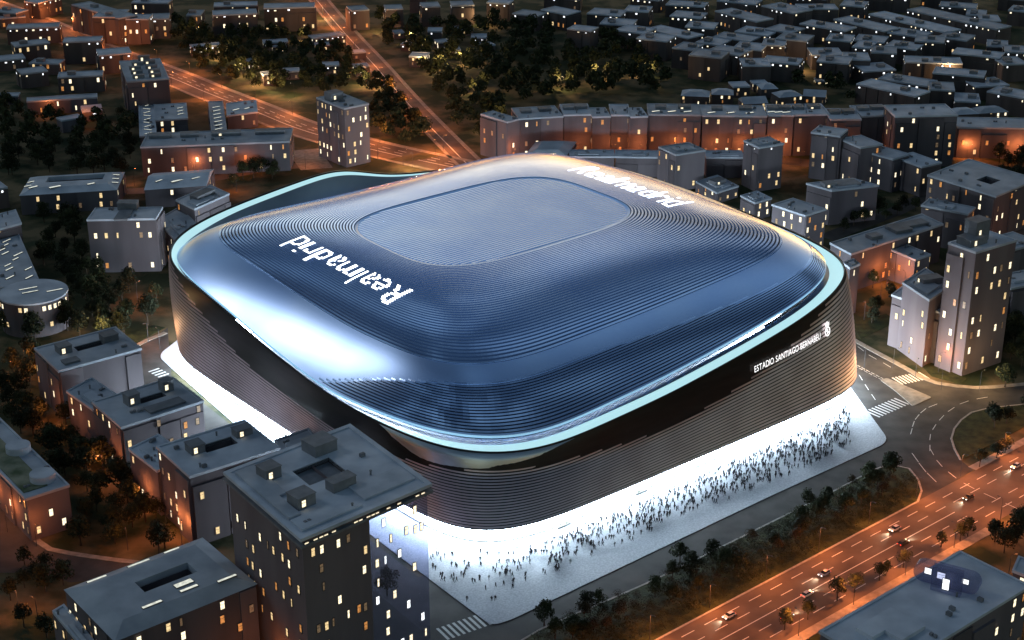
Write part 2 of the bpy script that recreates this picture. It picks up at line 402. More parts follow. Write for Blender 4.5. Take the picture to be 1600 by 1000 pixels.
def roof_ring(k):
    ex = 4.3 * LEFT * (1 - k) ** 3
    c_ = max(0.0, 1 - k / 0.3) ** 2; rr = (R6 * (1 - c_) + R5 * c_) * (1 - k * k) + R3 * k * k
    u = 2.0 * k + (102 - 50 * k + ex) * rr * CT; v = 8 * k + (102 - 66 * k + ex) * rr * ST
    z = ZE + (ROOF_TOP - ZE) * (1 - (1 - 0.55 * k) ** 6)
    return wpos(u, v, z)
def wall_ring(w):
    au = np.where(CT < 0, 108 - 6.0 * w, 108 - 1.5 * w); av = np.where(ST < 0, 108 + 2.5 * w, 108 - 3 * w)
    bul = 0.8 * math.sin(math.pi * min(1, max(0, w)) ** 0.8)
    z = ZR + (8.0 - ZR) * w
    rw = R5 * (1 - w) + R7 * w
    return wpos((au + bul) * rw * CT, (av + bul) * rw * ST, z)
def ring_frame(fn, k, d=0.004):
    """points, outward normals and the across direction of a ring of the surface"""
    p = fn(k); q = fn(k + d)
    tan = np.roll(p, -1, 0) - np.roll(p, 1, 0); acr = q - p
    nrm = np.cross(tan, acr); nrm /= np.linalg.norm(nrm, axis=1, keepdims=True)
    acr = acr / np.linalg.norm(acr, axis=1, keepdims=True)
    return p, nrm, acr
STAD_LOC = (SC[0], SC[1], 0.0)
stadium = empty('stadium', STAD_LOC)
tag(stadium, 'huge rounded stadium wrapped in silver louvres with a glowing blue domed roof', 'stadium')
OFF = np.array(STAD_LOC)
def band(name, rings, mat, smooth=True, parent=stadium, closed=True):
    mb = MB(); n = len(rings[0])
    vs = np.vstack([r - OFF for r in rings])
    fs = []
    for i in range(len(rings) - 1):
        for j in range(n if closed else n - 1):
            jj = (j + 1) % n; fs.append((i * n + j, i * n + jj, (i + 1) * n + jj, (i + 1) * n + j))
    mb.add(vs.tolist(), fs)
    return mb.build(name, mat, parent, smooth=smooth)
M['skin'] = surf('brushed_steel_skin', (0.022, 0.02, 0.02), (0.036, 0.033, 0.032), 0.05, 0.32, metal=0.5, streak=(1, 1, 6))
M['slat'] = surf('steel_slat', (0.62, 0.50, 0.52), (0.74, 0.62, 0.64), 0.08, 0.42, metal=0.75)
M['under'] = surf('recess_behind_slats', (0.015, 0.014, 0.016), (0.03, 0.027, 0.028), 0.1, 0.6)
M['roofskin'] = surf('blue_roof_sheet', (0.50, 0.64, 0.92), (0.62, 0.74, 0.96), 0.03, 0.30, metal=0.97, detail=2)
M['roofslat'] = surf('blue_roof_slat', (0.56, 0.68, 0.92), (0.70, 0.80, 0.97), 0.05, 0.18, metal=0.97)
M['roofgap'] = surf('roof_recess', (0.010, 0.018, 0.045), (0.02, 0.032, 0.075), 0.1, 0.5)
M['rooftop'] = surf('glowing_roof_panel', (0.16, 0.27, 0.50), (0.30, 0.42, 0.62), 0.02, 0.35, metal=0.6, detail=3)
M['rooftop'].node_tree.nodes['Principled BSDF'].inputs['Emission Color'].default_value = (0.16, 0.32, 0.62, 1)      # even blue glow added to brighten the panel
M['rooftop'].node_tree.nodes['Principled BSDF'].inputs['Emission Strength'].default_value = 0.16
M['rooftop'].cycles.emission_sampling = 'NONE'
for kk in ('roofskin', 'roofslat'):      # metal sheets given an added faint blue glow to look brighter
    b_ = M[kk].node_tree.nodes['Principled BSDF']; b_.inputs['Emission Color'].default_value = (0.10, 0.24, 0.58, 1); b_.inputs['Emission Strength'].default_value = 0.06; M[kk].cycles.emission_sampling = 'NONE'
M['ledge'] = glow('ledge_light', (0.54, 0.89, 0.95), 0.42, True)
M['glass_blue'] = surf('blue_glass', (0.02, 0.05, 0.14), (0.04, 0.09, 0.22), 0.05, 0.12, metal=0.3, spec=0.6)
M['glazing'] = glow('lit_glazing', (0.72, 0.88, 1.0), 26.0, True)
M['led'] = glow('led_letters', (0.92, 0.97, 1.0), 2.0)
M['sign'] = glow('sign_letters', (1.0, 1.0, 1.0), .8)
# roof sheet: smooth outer band, dark recess under the slats
KS0, KS1 = 0.262, 0.975
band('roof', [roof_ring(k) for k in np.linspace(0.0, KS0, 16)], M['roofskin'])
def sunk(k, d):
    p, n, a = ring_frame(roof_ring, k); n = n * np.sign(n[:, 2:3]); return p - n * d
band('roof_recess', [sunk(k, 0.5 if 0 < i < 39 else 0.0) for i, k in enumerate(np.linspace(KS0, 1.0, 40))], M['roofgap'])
def strip_object(name, p, nrm, acr, width, proud, mat, sink=-0.45, hide=None, parent=stadium, tilt=0.0):
    """one slat: a raised bar along a ring; where hide is 1 it dips below the sheet"""
    pr = proud if hide is None else proud * (1 - hide) + sink * hide
    pr = np.asarray(pr) + np.zeros(len(p)); pr = pr[:, None]
    a = p - acr * width / 2 + nrm * -0.5; b = p - acr * width / 2 + nrm * (pr - tilt * np.clip(pr / proud, 0, 1))
    c = p + acr * width / 2 + nrm * pr; d = p + acr * width / 2 + nrm * -0.5
    if hide is None:
        return band(name, [a, b, c, d], mat, smooth=False, parent=parent)
    keep = np.where(hide < 0.98)[0]
    if len(keep) < 3: return None
    brk = np.where(np.diff(np.concatenate([keep, [keep[0] + len(p)]])) > 1)[0]
    if len(brk) == 0: return band(name, [a, b, c, d], mat, smooth=False, parent=parent)
    st = keep[(brk[0] + 1) % len(keep)]
    runs, cur = [], []
    hset = set(keep.tolist())
    for i in range(len(p)):
        j = (st + i) % len(p)
        if j in hset: cur.append(j)
        elif cur: runs.append(cur); cur = []
    if cur: runs.append(cur)
    for r in runs:
        if len(r) > 2: band(name, [a[r], b[r], c[r], d[r]], mat, smooth=False, parent=parent, closed=False)
NUP = 42
UPK = np.linspace(KS0 + 0.006, KS1, NUP)
for k in UPK:
    p, n, a = ring_frame(roof_ring, k); n = n * np.sign(n[:, 2:3])
    wd = np.linalg.norm(roof_ring(k + 0.0085) - p, axis=1)[:, None] * 1.08
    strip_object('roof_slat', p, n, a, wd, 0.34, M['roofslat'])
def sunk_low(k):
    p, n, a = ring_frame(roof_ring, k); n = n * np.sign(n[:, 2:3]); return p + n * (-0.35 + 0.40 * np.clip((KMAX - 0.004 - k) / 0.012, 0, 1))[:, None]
# lower slats, thick at the near corner, running out towards the sides
KMAX = table([(-180, 0), (-166, 0), (-150, .12), (-138, .19), (-110, .19), (-80, .15), (-60, .12), (-45, .11), (-34, .07), (-22, 0), (0, 0), (170, 0)], 3)
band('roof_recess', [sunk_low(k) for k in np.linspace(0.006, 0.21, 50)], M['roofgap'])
for k in np.linspace(0.012, 0.19, 18):
    p, n, a = ring_frame(roof_ring, k); n = n * np.sign(n[:, 2:3])
    hide = np.clip((k - KMAX + 0.012) / 0.02, 0, 1)
    wd = np.linalg.norm(roof_ring(k + 0.0049) - p, axis=1)[:, None] * 1.25
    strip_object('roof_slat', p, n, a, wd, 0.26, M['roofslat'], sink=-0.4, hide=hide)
# flat middle of the roof with straight ribs
inner = roof_ring(1.0)
low = inner.copy(); low[:, 2] -= 0.2
mb = MB(); mb.add((low - OFF).tolist(), [tuple(range(NT))])
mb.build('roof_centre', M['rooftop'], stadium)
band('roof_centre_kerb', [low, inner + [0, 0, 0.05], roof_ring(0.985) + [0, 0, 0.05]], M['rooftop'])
for i in range(42):
    vv = -35 + 70 * (i + 0.5) / 42
    hl = 52 * max(0.0, 1 - (abs(vv) / 36) ** 3.6) ** (1 / 3.6) - 0.5
    c = SC + SA * 2 + SB * (8 + vv)
    mb = MB(); mb.box((c[0] - SC[0], c[1] - SC[1], low[0, 2] + 0.10), (2 * hl, 0.8, 0.24), math.atan2(SA[1], SA[0]))
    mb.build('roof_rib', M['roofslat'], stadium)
# edge of the roof, blue glass under it, bright ledge, rim
e0 = roof_ring(0.0)
def inward(p, d, dz):
    c = np.array([SC[0], SC[1], 0]); q = p - c; r = np.linalg.norm(q[:, :2], axis=1)[:, None]
    s = p.copy(); s[:, :2] -= q[:, :2] / r * (np.asarray(d)[:, None] if np.ndim(d) else d); s[:, 2] += dz; return s
rim = wall_ring(0.0)
lip = e0.copy(); lip[:, 2] -= 0.9
gin = inward(lip, 2.0 + 0 * ZR, np.minimum(0.0, ZR - ZE) * 0.0 - 2.2)
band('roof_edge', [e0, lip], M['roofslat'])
band('roof_glazing', [lip, gin], M['glass_blue'])
foot = inward(gin, -0.5, -0.6)
rin = inward(rim, 0.7, -0.5)
G2 = table([(-180, .25), (-150, .15), (-120, .12), (-100, .28), (-60, .35), (-45, .35), (-20, .5), (40, .9), (60, .93), (80, .93), (100, .91), (120, .84), (135, .5), (150, .25)], 4)[:, None]
mid = foot * (1 - G2) + rin * G2
M['lobe'] = surf('grey_steel_lobe', (0.42, 0.45, 0.48), (0.55, 0.58, 0.60), 0.05, 0.4, metal=0.9)
half = (foot + mid) / 2; half[:, 2] += 2.2 * np.clip((G2[:, 0] - .4) / .4, 0, 1)
band('ledge_floor', [foot, half, mid], M['lobe'])
band('ledge_light', [mid, rin], M['ledge'])
band('rim', [rin, inward(rim, 0.5, 0.15), inward(rim, 0.0, 0.15), rim + [0, 0, -0.5]], M['skin'], smooth=False)
# outer skin with its louvres
NW = 26
band('outer_skin', [wall_ring(w) for w in np.linspace(0.0, 1.0, NW)], M['skin'])
WF = table([(-180, .52), (-160, .50), (-147, .40), (-135, .27), (-120, .30), (-105, .46), (-90, .46), (-75, .36), (-64, .22), (-55, .05), (-45, -.1), (0, -.1), (60, -.1), (120, -.1), (140, 0), (155, .28), (168, .48)], 4)
NSL = 25
bot_z = 8.0
for i in range(NSL):
    w = 0.02 + 0.975 * (i + 0.5) / NSL
    p, n, a = ring_frame(wall_ring, w)
    out = p - np.array([SC[0], SC[1], 0]); sg = np.sign((n[:, :2] * out[:, :2]).sum(1))[:, None]; n = n * sg
    hide = np.clip((WF + 0.06 - w) / 0.20, 0, 1)
    wd = ((ZR - bot_z) / NSL)[:, None] * 0.5
    strip_object('louvre_slat', p, n, a, wd, 0.42, M['slat'], sink=-0.3, hide=hide, tilt=0.24)
M['reflection_steel'] = surf('painted_reflection', (0.58, 0.62, 0.64), (0.70, 0.73, 0.75), 0.05, 0.38, metal=1.0)  # bright corner reflection put into the colour: a paler steel strip
sel_ = np.where((TD > -156) & (TD < -104))[0]
def proud_ring(w, lift):
    p, n, a = ring_frame(wall_ring, w); out = p - np.array([SC[0], SC[1], 0]); n = n * np.sign((n[:, :2] * out[:, :2]).sum(1))[:, None]
    end = np.clip((TD - (-122 - 60 * w)) / 14, 0, 1) + np.clip(((-146 + 20 * w) - TD) / 8, 0, 1)      # the band runs out in a wedge at both ends
    return (p + n * (lift - 0.5 * end)[:, None])[sel_]
band('reflection_band', [proud_ring(w, l_) for w, l_ in ((0.012, -0.1), (0.016, 0.16), (0.10, 0.14), (0.19, 0.06), (0.27, -0.06))], M['reflection_steel'], closed=False)
# dark sheet between the louvres (only where they are)
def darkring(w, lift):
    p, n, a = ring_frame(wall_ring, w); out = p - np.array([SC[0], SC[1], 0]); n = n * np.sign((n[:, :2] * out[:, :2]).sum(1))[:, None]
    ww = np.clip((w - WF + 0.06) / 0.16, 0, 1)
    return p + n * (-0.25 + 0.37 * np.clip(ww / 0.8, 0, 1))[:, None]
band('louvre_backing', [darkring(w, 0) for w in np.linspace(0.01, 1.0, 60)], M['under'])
# underside, lit ground floor with its panels and mullions
b0 = wall_ring(1.0)
g0 = inward(b0, 6.0, 0.0); g0[:, 2] = 9.0
band('soffit', [b0, inward(b0, 0.0, -0.5), g0], M['skin'])
NP = 180
idx = np.linspace(0, NT, NP, endpoint=False).astype(int)
gg = inward(b0, 5.5, 0.0)
for q in range(NP):
    i0, i1 = idx[q], idx[(q + 1) % NP]
    A, B = gg[i0] - OFF, gg[i1] - OFF
    d = B - A; d /= np.linalg.norm(d) + 1e-9; A = A + d * 0.12; B = B - d * 0.12
    mb = MB(); mb.quad((A[0], A[1], 0.6), (B[0], B[1], 0.6), (B[0], B[1], 8.6), (A[0], A[1], 8.6))
    mb.build('glass_panel', M['glazing'], stadium)
mb = MB()
for q in range(NP):
    A = gg[idx[q]] - OFF; mb.box((A[0], A[1], 4.6), (0.28, 0.28, 9.0), TT[idx[q]] + SAZ)
mullions = mb.build('mullions', M['metal_dark'], stadium); mullions['kind'] = 'stuff'
band('plinth', [np.c_[gg[:, :2], 0 * ZR + 0.62], np.c_[inward(b0, 5.0, 0)[:, :2], 0 * ZR + 0.6], np.c_[inward(b0, 5.0, 0)[:, :2], 0 * ZR + 0.05]], M['kerb'], smooth=False)

# ---- lettering
def glyphs(text, thin=0.0):
    """per letter: list of triangles in text space"""
    out = []; x = 0.0
    for ch in text:
        if ch == ' ': x += 0.34; continue
        cu = bpy.data.curves.new('t', 'FONT'); cu.body = ch; cu.resolution_u = 3; cu.offset = thin
        ob = bpy.data.objects.new('t', cu); col.objects.link(ob)
        dg = bpy.context.evaluated_depsgraph_get(); me = bpy.data.meshes.new_from_object(ob.evaluated_get(dg))
        me.calc_loop_triangles()
        co = np.array([v.co[:2] for v in me.vertices]) if len(me.vertices) else np.zeros((0, 2))
        tr = np.array([t.vertices[:] for t in me.loop_triangles])
        bpy.data.objects.remove(ob); bpy.data.curves.remove(cu); bpy.data.meshes.remove(me)
        x0, x1 = co[:, 0].min(), co[:, 0].max()
        out.append((ch, co - [x0, 0] + [x, 0], tr)); x += x1 - x0 + 0.09
    return out, x - 0.09
def inside(co, tr, pts):
    res = np.zeros(len(pts), bool)
    for t in tr:
        a, b, c = co[t[0]], co[t[1]], co[t[2]]
        s = lambda p, q: (pts[:, 0] - q[0]) * (p[1] - q[1]) - (p[0] - q[0]) * (pts[:, 1] - q[1])
        d1, d2, d3 = s(a, b), s(b, c), s(c, a)
        res |= ~(((d1 < 0) | (d2 < 0) | (d3 < 0)) & ((d1 > 0) | (d2 > 0) | (d3 > 0)))
    return res
# where on the roof surface a pixel of the photo lies: (k, ring index)
KG = np.linspace(0.02, 1, 120)
RG = np.stack([roof_ring(k) for k in KG])
def project(A):
    Z = A[..., 2] - CAM_H; fw = A[..., 1] * CP - Z * SP; up = A[..., 1] * SP + Z * CP
    return np.stack([800 + FOC * A[..., 0] / fw, 500 - FOC * up / fw], -1)
RGP = project(RG)
def on_roof(x, y):
    d = ((RGP - [x, y]) ** 2).sum(-1); i, j = np.unravel_index(d.argmin(), d.shape)
    q = RG[i, j, :2] - SC; return KG[i], q @ SA, q @ SB
def roof_text(text, kin, kout, v0, v1, side):
    gl, W = glyphs(text, -0.006)
    ks = [k for k in UPK if kout <= k <= kin]
    sel = np.where(np.abs(TD) > 90)[0] if side < 0 else np.where(np.abs(TD) < 90)[0]
    for ch, co, tr in gl:
        mb = MB()
        for k in ks:
            p, n, a = ring_frame(roof_ring, k); n = n * np.sign(n[:, 2:3])
            wd = np.linalg.norm(roof_ring(k + 0.0085) - p, axis=1) * 1.8
            vv = (p[:, :2] - SC) @ SB
            ty = (kin - k) / (kin - kout) * 0.73
            order = sel[np.argsort(vv[sel])]
            lo, hi = min(v0, v1), max(v0, v1)
            grid = np.arange(lo, hi, 0.85)
            tx = (grid + 0.42 - v0) / (v1 - v0) * W
            ins = inside(co, tr, np.stack([tx, np.full_like(tx, ty)], 1))
            for g, hit in zip(grid, ins):
                if not hit: continue
                qs = []
                for e in (g, g + 0.84):
                    w3 = np.array([np.interp(e, vv[order], p[order, m]) for m in range(3)])
                    n3 = np.array([np.interp(e, vv[order], n[order, m]) for m in range(3)]); a3 = np.array([np.interp(e, vv[order], a[order, m]) for m in range(3)])
                    qs.append((w3 + n3 * 0.44 - a3 * wd.mean() / 2 - OFF, w3 + n3 * 0.44 + a3 * wd.mean() / 2 - OFF))
                mb.quad(qs[0][0], qs[1][0], qs[1][1], qs[0][1])
        if mb.f: mb.build('roof_letter', M['led'], stadium)
ki, u_, va = on_roof(645, 457); kj, u_, vb = on_roof(482, 367); ko, u_, vc = on_roof(592, 478); kp, u_, vd = on_roof(436, 382)
print('ROOFTEXT1', ki, va, kj, vb, ko, vc, kp, vd)
roof_text('Realmadrid', (ki + kj) / 2, (ko + kp) / 2, va, vb, -1)
ki, u_, va = on_roof(890, 275); kj, u_, vb = on_roof(1070, 325); ko, u_, vc = on_roof(905, 258); kp, u_, vd = on_roof(1085, 312)
print('ROOFTEXT2', ki, va, kj, vb, ko, vc, kp, vd)
roof_text('Realmadrid', (ki + kj) / 2 + 0.02, (ko + kp) / 2, (va + vc) / 2, (vb + vd) / 2, 1)
# name on the avenue side of the skin
WG_w = np.linspace(0, 1, 80); WG = np.stack([wall_ring(w) for w in WG_w]); WGP = project(WG)
vis = np.where((TD < -30) & (TD > -150))[0]
def on_wall(x, y):
    d = ((WGP[:, vis] - [x, y]) ** 2).sum(-1); i, j = np.unravel_index(d.argmin(), d.shape); j = vis[j]
    return WG[i, j, 2], (WG[i, j, :2] - SC) @ SA
z0, u0 = on_wall(1184, 578); z1, u1 = on_wall(1286, 535); z0, u0, z1, u1 = 34.0, 25.5, 36.6, 62.0; zc, uc = 37.6, 66.5
print('WALLTEXT', z0, u0, z1, u1, zc, uc)
_wu = (WG[:, vis, :2] - SC) @ SA; _wz = WG[:, vis, 2]; _flat = WG[:, vis].reshape(-1, 3); _q = np.stack([_wu.ravel(), _wz.ravel()], 1)
def wall_point(u, z, proud):
    # columns either side of u, then height inside each
    best = []
    cols = _wu.mean(0); j = int(np.clip(np.searchsorted(cols, u), 1, len(cols) - 1))
    f = (u - cols[j - 1]) / (cols[j] - cols[j - 1]); r = []
    for jj in (j - 1, j):
        zz = _wz[:, jj][::-1]; r.append(np.array([np.interp(z, zz, WG[::-1, vis[jj], m]) for m in range(3)]))
    p = r[0] * (1 - f) + r[1] * f
    q = p[:2] - SC; v = q @ SB; n2 = np.array([SA[0] * max(0, (u - 60) / 60) - SB[0], SA[1] * max(0, (u - 60) / 60) - SB[1]]); n2 /= np.linalg.norm(n2)
    return np.array([p[0] + n2[0] * proud, p[1] + n2[1] * proud, z]) - OFF
def wall_letters(gl, W, ua, ub, za, zb, hgt):
    for ch, co, tr in gl:
        mb = MB(); vs = []
        for c in co:
            t = c[0] / W; u = ua + (ub - ua) * t; z = za + (zb - za) * t + c[1] * hgt
            vs.append(wall_point(u, z, 1.0).tolist())
        mb.add(vs, [tuple(t) for t in tr]); mb.build('sign_letter', M['sign'], stadium)
gl, W = glyphs('ESTADIO SANTIAGO BERNABÉU')
wall_letters(gl, W, u0, u1, z0 - 1.3, z1 - 1.3, 3.4)
# crest: ring, sash and crown
mb = MB()
def cw(dx, dz): return wall_point(uc + dx, zc + dz, 1.05).tolist()
seg = 20
for i in range(seg):
    a0, a1 = 2 * math.pi * i / seg, 2 * math.pi * (i + 1) / seg
    mb.quad(cw(1.7 * math.cos(a0), -0.8 + 1.9 * math.sin(a0)), cw(1.7 * math.cos(a1), -0.8 + 1.9 * math.sin(a1)), cw(1.25 * math.cos(a1), -0.8 + 1.45 * math.sin(a1)), cw(1.25 * math.cos(a0), -0.8 + 1.45 * math.sin(a0)))
mb.quad(cw(-1.1, -0.3), cw(-0.7, 0.2), cw(1.1, -1.3), cw(0.7, -1.8))
mb.quad(cw(-0.5, -1.9), cw(0.0, -1.9), cw(0.3, 0.3), cw(-0.2, 0.3))
mb.add([cw(-1.1, 1.2), cw(1.1, 1.2), cw(1.5, 2.7), cw(0.7, 2.2), cw(0, 3.2), cw(-0.7, 2.2), cw(-1.5, 2.7)], [(0, 1, 2, 3, 4, 5, 6)])
mb.build('crest', M['sign'], stadium)
# no lamps stand on the ledge; the roof sheet carries its own added glow

# ------------------------------------------------------------------ buildings
# a window is a frame with a mullion and a lit pane; local x = along the wall, local -y = outwards
_win = {}
def window_mesh(w, h, kind, far):
    key = (round(w, 1), round(h, 1), kind, far)
    if key in _win: return _win[key]
    if far:
        mb = MB(); mb.box((0, 0, 0), (w + 0.3, 0.16, h + 0.3), 0, 0); mb.quad((-w / 2, -0.10, -h / 2), (w / 2, -0.10, -h / 2), (w / 2, -0.10, h / 2), (-w / 2, -0.10, h / 2), 1)
        _win[key] = (mb.mesh('window', [M['frame'], M[kind]]), None)
    else:
        mb = MB(); t = 0.14
        for c, s in (((-w / 2, 0, 0), (t, 0.3, h + t)), ((w / 2, 0, 0), (t, 0.3, h + t)), ((0, 0, h / 2), (w - t, 0.3, t)), ((0, -0.06, -h / 2), (w - t, 0.42, t)), ((0, 0, 0.12 * h), (w - t, 0.2, 0.08))):
            mb.box(c, s)
        pm = MB(); pm.quad((-w / 2, -0.05, -h / 2), (w / 2, -0.05, -h / 2), (w / 2, -0.05, h / 2), (-w / 2, -0.05, h / 2))
        _win[key] = (mb.mesh('window', M['frame']), pm.mesh('pane', M[kind]))
    return _win[key]
def put_window(parent, base, d, pos, w, h, kind, far):
    """pos: world point on the wall face, d: direction along the wall with the outside on its right"""
    fm, pm = window_mesh(w, h, kind, far)
    rz = math.atan2(d.y, d.x)
    o = link('window', fm, parent, (pos.x - base.x, pos.y - base.y, pos.z), rz)
    if pm: link('pane', pm, o)
    return o
_vent = {}
def vent_mesh(i):
    if i not in _vent:
        mb = MB()
        if i == 0:
            mb.box((0, 0, .55), (1.6, 1.1, 1.1)); mb.box((0, 0, 1.15), (1.3, .8, .12))
        elif i == 1:
            mb.box((0, 0, .4), (.9, .9, .8)); mb.box((1.3, 0, .4), (.9, .9, .8)); mb.box((.65, 0, .2), (.5, .3, .3))
        else: mb.tube([(0, 0, 0), (0, 0, 1.3)], [.3, .3], 10); mb.tube([(0, 0, 1.3), (0, 0, 1.5)], [.45, .38], 10)
        _vent[i] = mb.mesh('roof_vent', M['trim'])
    return _vent[i]
KINDS = ['lit_a'] * 5 + ['lit_b'] * 5 + ['lit_c'] * 2 + ['lit_d'] * 3
ALLB = []
def building(name, label, p1, p2, p3, yb=None, h=None, cat='building', group=None, wall='wall', roof='flat', floors=None, bay=5.0, lit=0.4, boxes=(), court=None,
             skylights=(), seed=0, far=False, win=(1.5, 2.7), steps=True, corners=None, top_bright=False, over=0.35, kinds=KINDS, glass_from=None, nowin=()):
    rng = random.Random(seed * 131 + int(p2[0]) * 7 + int(p2[1]))
    if h is None: h = height_from(p2, yb)
    if corners: c1, c2, c3, c4 = corners
    else:
        c1, c2, c3 = G(*p1, h), G(*p2, h), G(*p3, h); c4 = c1 + c3 - c2
    for c in (c1, c2, c3, c4): c.z = 0
    ctr = (c1 + c2 + c3 + c4) / 4; base = Vector((ctr.x, ctr.y, 0))
    root = empty(name, base); tag(root, label, cat, group)
    def st(s, t, z=0.0):
        q = c2 + (c3 - c2) * s + (c1 - c2) * t; return Vector((q.x - base.x, q.y - base.y, z))
    quad = [st(0, 0), st(1, 0), st(1, 1), st(0, 1)]
    ar = sum(quad[i].x * quad[(i + 1) % 4].y - quad[(i + 1) % 4].x * quad[i].y for i in range(4))
    ccw = quad if ar > 0 else quad[::-1]
    # walls
    mb = MB()
    if court:
        s0, s1, t0, t1 = court; hole = [st(s0, t0), st(s1, t0), st(s1, t1), st(s0, t1)]
    mb.prism(ccw, -0.5, h, 0, cap=False)
    if court:
        hh = hole if ar > 0 else hole[::-1]
        mb.prism([Vector((p.x, p.y, 0)) for p in hh[::-1]], max(0.3, h - 9), h, 0, cap=False)
        mb.add([(p.x, p.y, max(0.3, h - 9)) for p in hh], [(0, 1, 2, 3)])
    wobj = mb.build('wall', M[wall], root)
    # roof
    Ls, Lt = (c3 - c2).length, (c1 - c2).length
    os_, ot = over / Ls, over / Lt
    rb_ = MB()
    if roof == 'hip':
        rs, rt = min(0.3, 5.0 / Ls), min(0.3, 5.0 / Lt)
        z1 = h + 2.2
        o4 = [st(-os_, -ot, h + .1), st(1 + os_, -ot, h + .1), st(1 + os_, 1 + ot, h + .1), st(-os_, 1 + ot, h + .1)]
        i4 = [st(rs, rt, z1), st(1 - rs, rt, z1), st(1 - rs, 1 - rt, z1), st(rs, 1 - rt, z1)]
        for i in range(4): rb_.quad(o4[i], o4[(i + 1) % 4], i4[(i + 1) % 4], i4[i])
        if court:
            h4 = [st(court[0], court[2], z1), st(court[1], court[2], z1), st(court[1], court[3], z1), st(court[0], court[3], z1)]
            for i in range(4): rb_.quad(i4[i], i4[(i + 1) % 4], h4[(i + 1) % 4], h4[i])
            l4 = [Vector((q.x, q.y, h - 0.2)) for q in h4]
            for i in range(4): rb_.quad(h4[i], h4[(i + 1) % 4], l4[(i + 1) % 4], l4[i])
        else: rb_.quad(*i4)
        ztop = z1
    elif roof == 'gable':
        z1 = h + 3.0
        a, b, c, d = st(-os_, -ot, h), st(1 + os_, -ot, h), st(1 + os_, 1 + ot, h), st(-os_, 1 + ot, h)
        r0, r1 = st(-os_, 0.5, z1), st(1 + os_, 0.5, z1)
        rb_.quad(a, b, r1, r0); rb_.quad(c, d, r0, r1); rb_.add([a, r0, d], [(0, 1, 2)]); rb_.add([b, c, r1], [(0, 1, 2)])
        ztop = z1
    else:
        zt = h + 0.35
        o4 = [st(-os_, -ot), st(1 + os_, -ot), st(1 + os_, 1 + ot), st(-os_, 1 + ot)]
        ps, pt_ = 0.45 / Ls, 0.45 / Lt
        i4 = [st(ps, pt_), st(1 - ps, pt_), st(1 - ps, 1 - pt_), st(ps, 1 - pt_)]
        V3 = lambda q, z: (q.x, q.y, z)
        for i in range(4):
            j = (i + 1) % 4
            rb_.quad(V3(o4[i], h - 0.25), V3(o4[j], h - 0.25), V3(o4[j], zt + 0.35), V3(o4[i], zt + 0.35))
            rb_.quad(V3(o4[i], zt + 0.35), V3(o4[j], zt + 0.35), V3(i4[j], zt + 0.35), V3(i4[i], zt + 0.35))
            rb_.quad(V3(i4[i], zt + 0.35), V3(i4[j], zt + 0.35), V3(i4[j], zt), V3(i4[i], zt))
            rb_.quad(V3(o4[i], h - 0.25), V3(o4[j], h - 0.25), V3(quad[j], h - 0.25), V3(quad[i], h - 0.25))
        if court:
            h4 = [st(court[0], court[2]), st(court[1], court[2]), st(court[1], court[3]), st(court[0], court[3])]
            for i in range(4):
                j = (i + 1) % 4
                rb_.quad(V3(i4[i], zt), V3(i4[j], zt), V3(h4[j], zt), V3(h4[i], zt)); rb_.quad(V3(h4[i], zt), V3(h4[j], zt), V3(h4[j], h - 1), V3(h4[i], h - 1))
        else: rb_.quad(*[V3(q, zt) for q in i4])
        ztop = zt
        # raised slabs, as the terraces of the roof
        if steps and not court and not far:
            for k in range(2):
                s0 = rng.uniform(0.08, 0.4); s1 = s0 + rng.uniform(0.3, 0.5); t0 = rng.uniform(0.08, 0.3); t1 = t0 + rng.uniform(0.35, 0.55)
                q4 = [st(s0, t0), st(s1, t0), st(s1, t1), st(s0, t1)]; q4 = q4 if ar > 0 else q4[::-1]
                mm = MB(); mm.prism(q4, zt, zt + 0.5 + 0.35 * k); mm.build('roof_terrace', M['roof'], root)
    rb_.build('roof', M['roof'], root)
    az = math.atan2((c3 - c2).y, (c3 - c2).x)
    for (s, t, ws, wt, hb, litb) in boxes:
        q = st(s, t); mm = MB(); mm.box((0, 0, hb / 2), (ws, wt, hb), 0); mm.box((0, 0, hb + 0.1), (ws + 0.4, wt + 0.4, 0.2), 0)
        bo = link('roof_box', mm.mesh('roof_box', M['trim']), root, (q.x, q.y, ztop - 0.05), az)
        if litb:
            fm, pm = window_mesh(1.5, min(hb - 0.7, 2.2), 'lit_b', far)
            w_ = link('window', fm, bo, (ws * 0.0 - ws * 0.2, -wt / 2 - 0.04, hb * 0.48), 0.0)
            if pm: link('pane', pm, w_)
    for (s, t, ln, wd_, ang) in skylights:
        q = st(s, t)
        if roof == 'hip':
            e = min(min(s, 1 - s) * Ls, min(t, 1 - t) * Lt); zz = h + 0.1 + min(1.0, e / 5.0) * 2.1
        elif roof == 'gable': zz = h + 3.0 * (1 - abs(t - 0.5) * 2)
        else: zz = ztop
        mm = MB(); mm.box((0, 0, 0.1), (ln + 0.3, wd_ + 0.3, 0.3), 0, 0); mm.quad((-ln / 2, -wd_ / 2, 0.27), (ln / 2, -wd_ / 2, 0.27), (ln / 2, wd_ / 2, 0.27), (-ln / 2, wd_ / 2, 0.27), 1)
        link('skylight', mm.mesh('skylight', [M['frame'], M['sky_l']]), root, (q.x, q.y, zz), az + ang)
    # small plant on the flat roofs: vents, cooling units
    if not far and roof == 'flat':
        for k in range(rng.randint(3, 6)):
            s_, t_ = rng.uniform(.08, .92), rng.uniform(.08, .92)
            if court and court[0] - .06 < s_ < court[1] + .06 and court[2] - .1 < t_ < court[3] + .1: continue
            if any(abs(s_ - b_[0]) * Ls < b_[2] / 2 + 1.2 and abs(t_ - b_[1]) * Lt < b_[3] / 2 + 1.2 for b_ in boxes): continue
            q = st(s_, t_); link('roof_vent', vent_mesh(rng.randrange(3)), root, (q.x, q.y, ztop + .02), az)
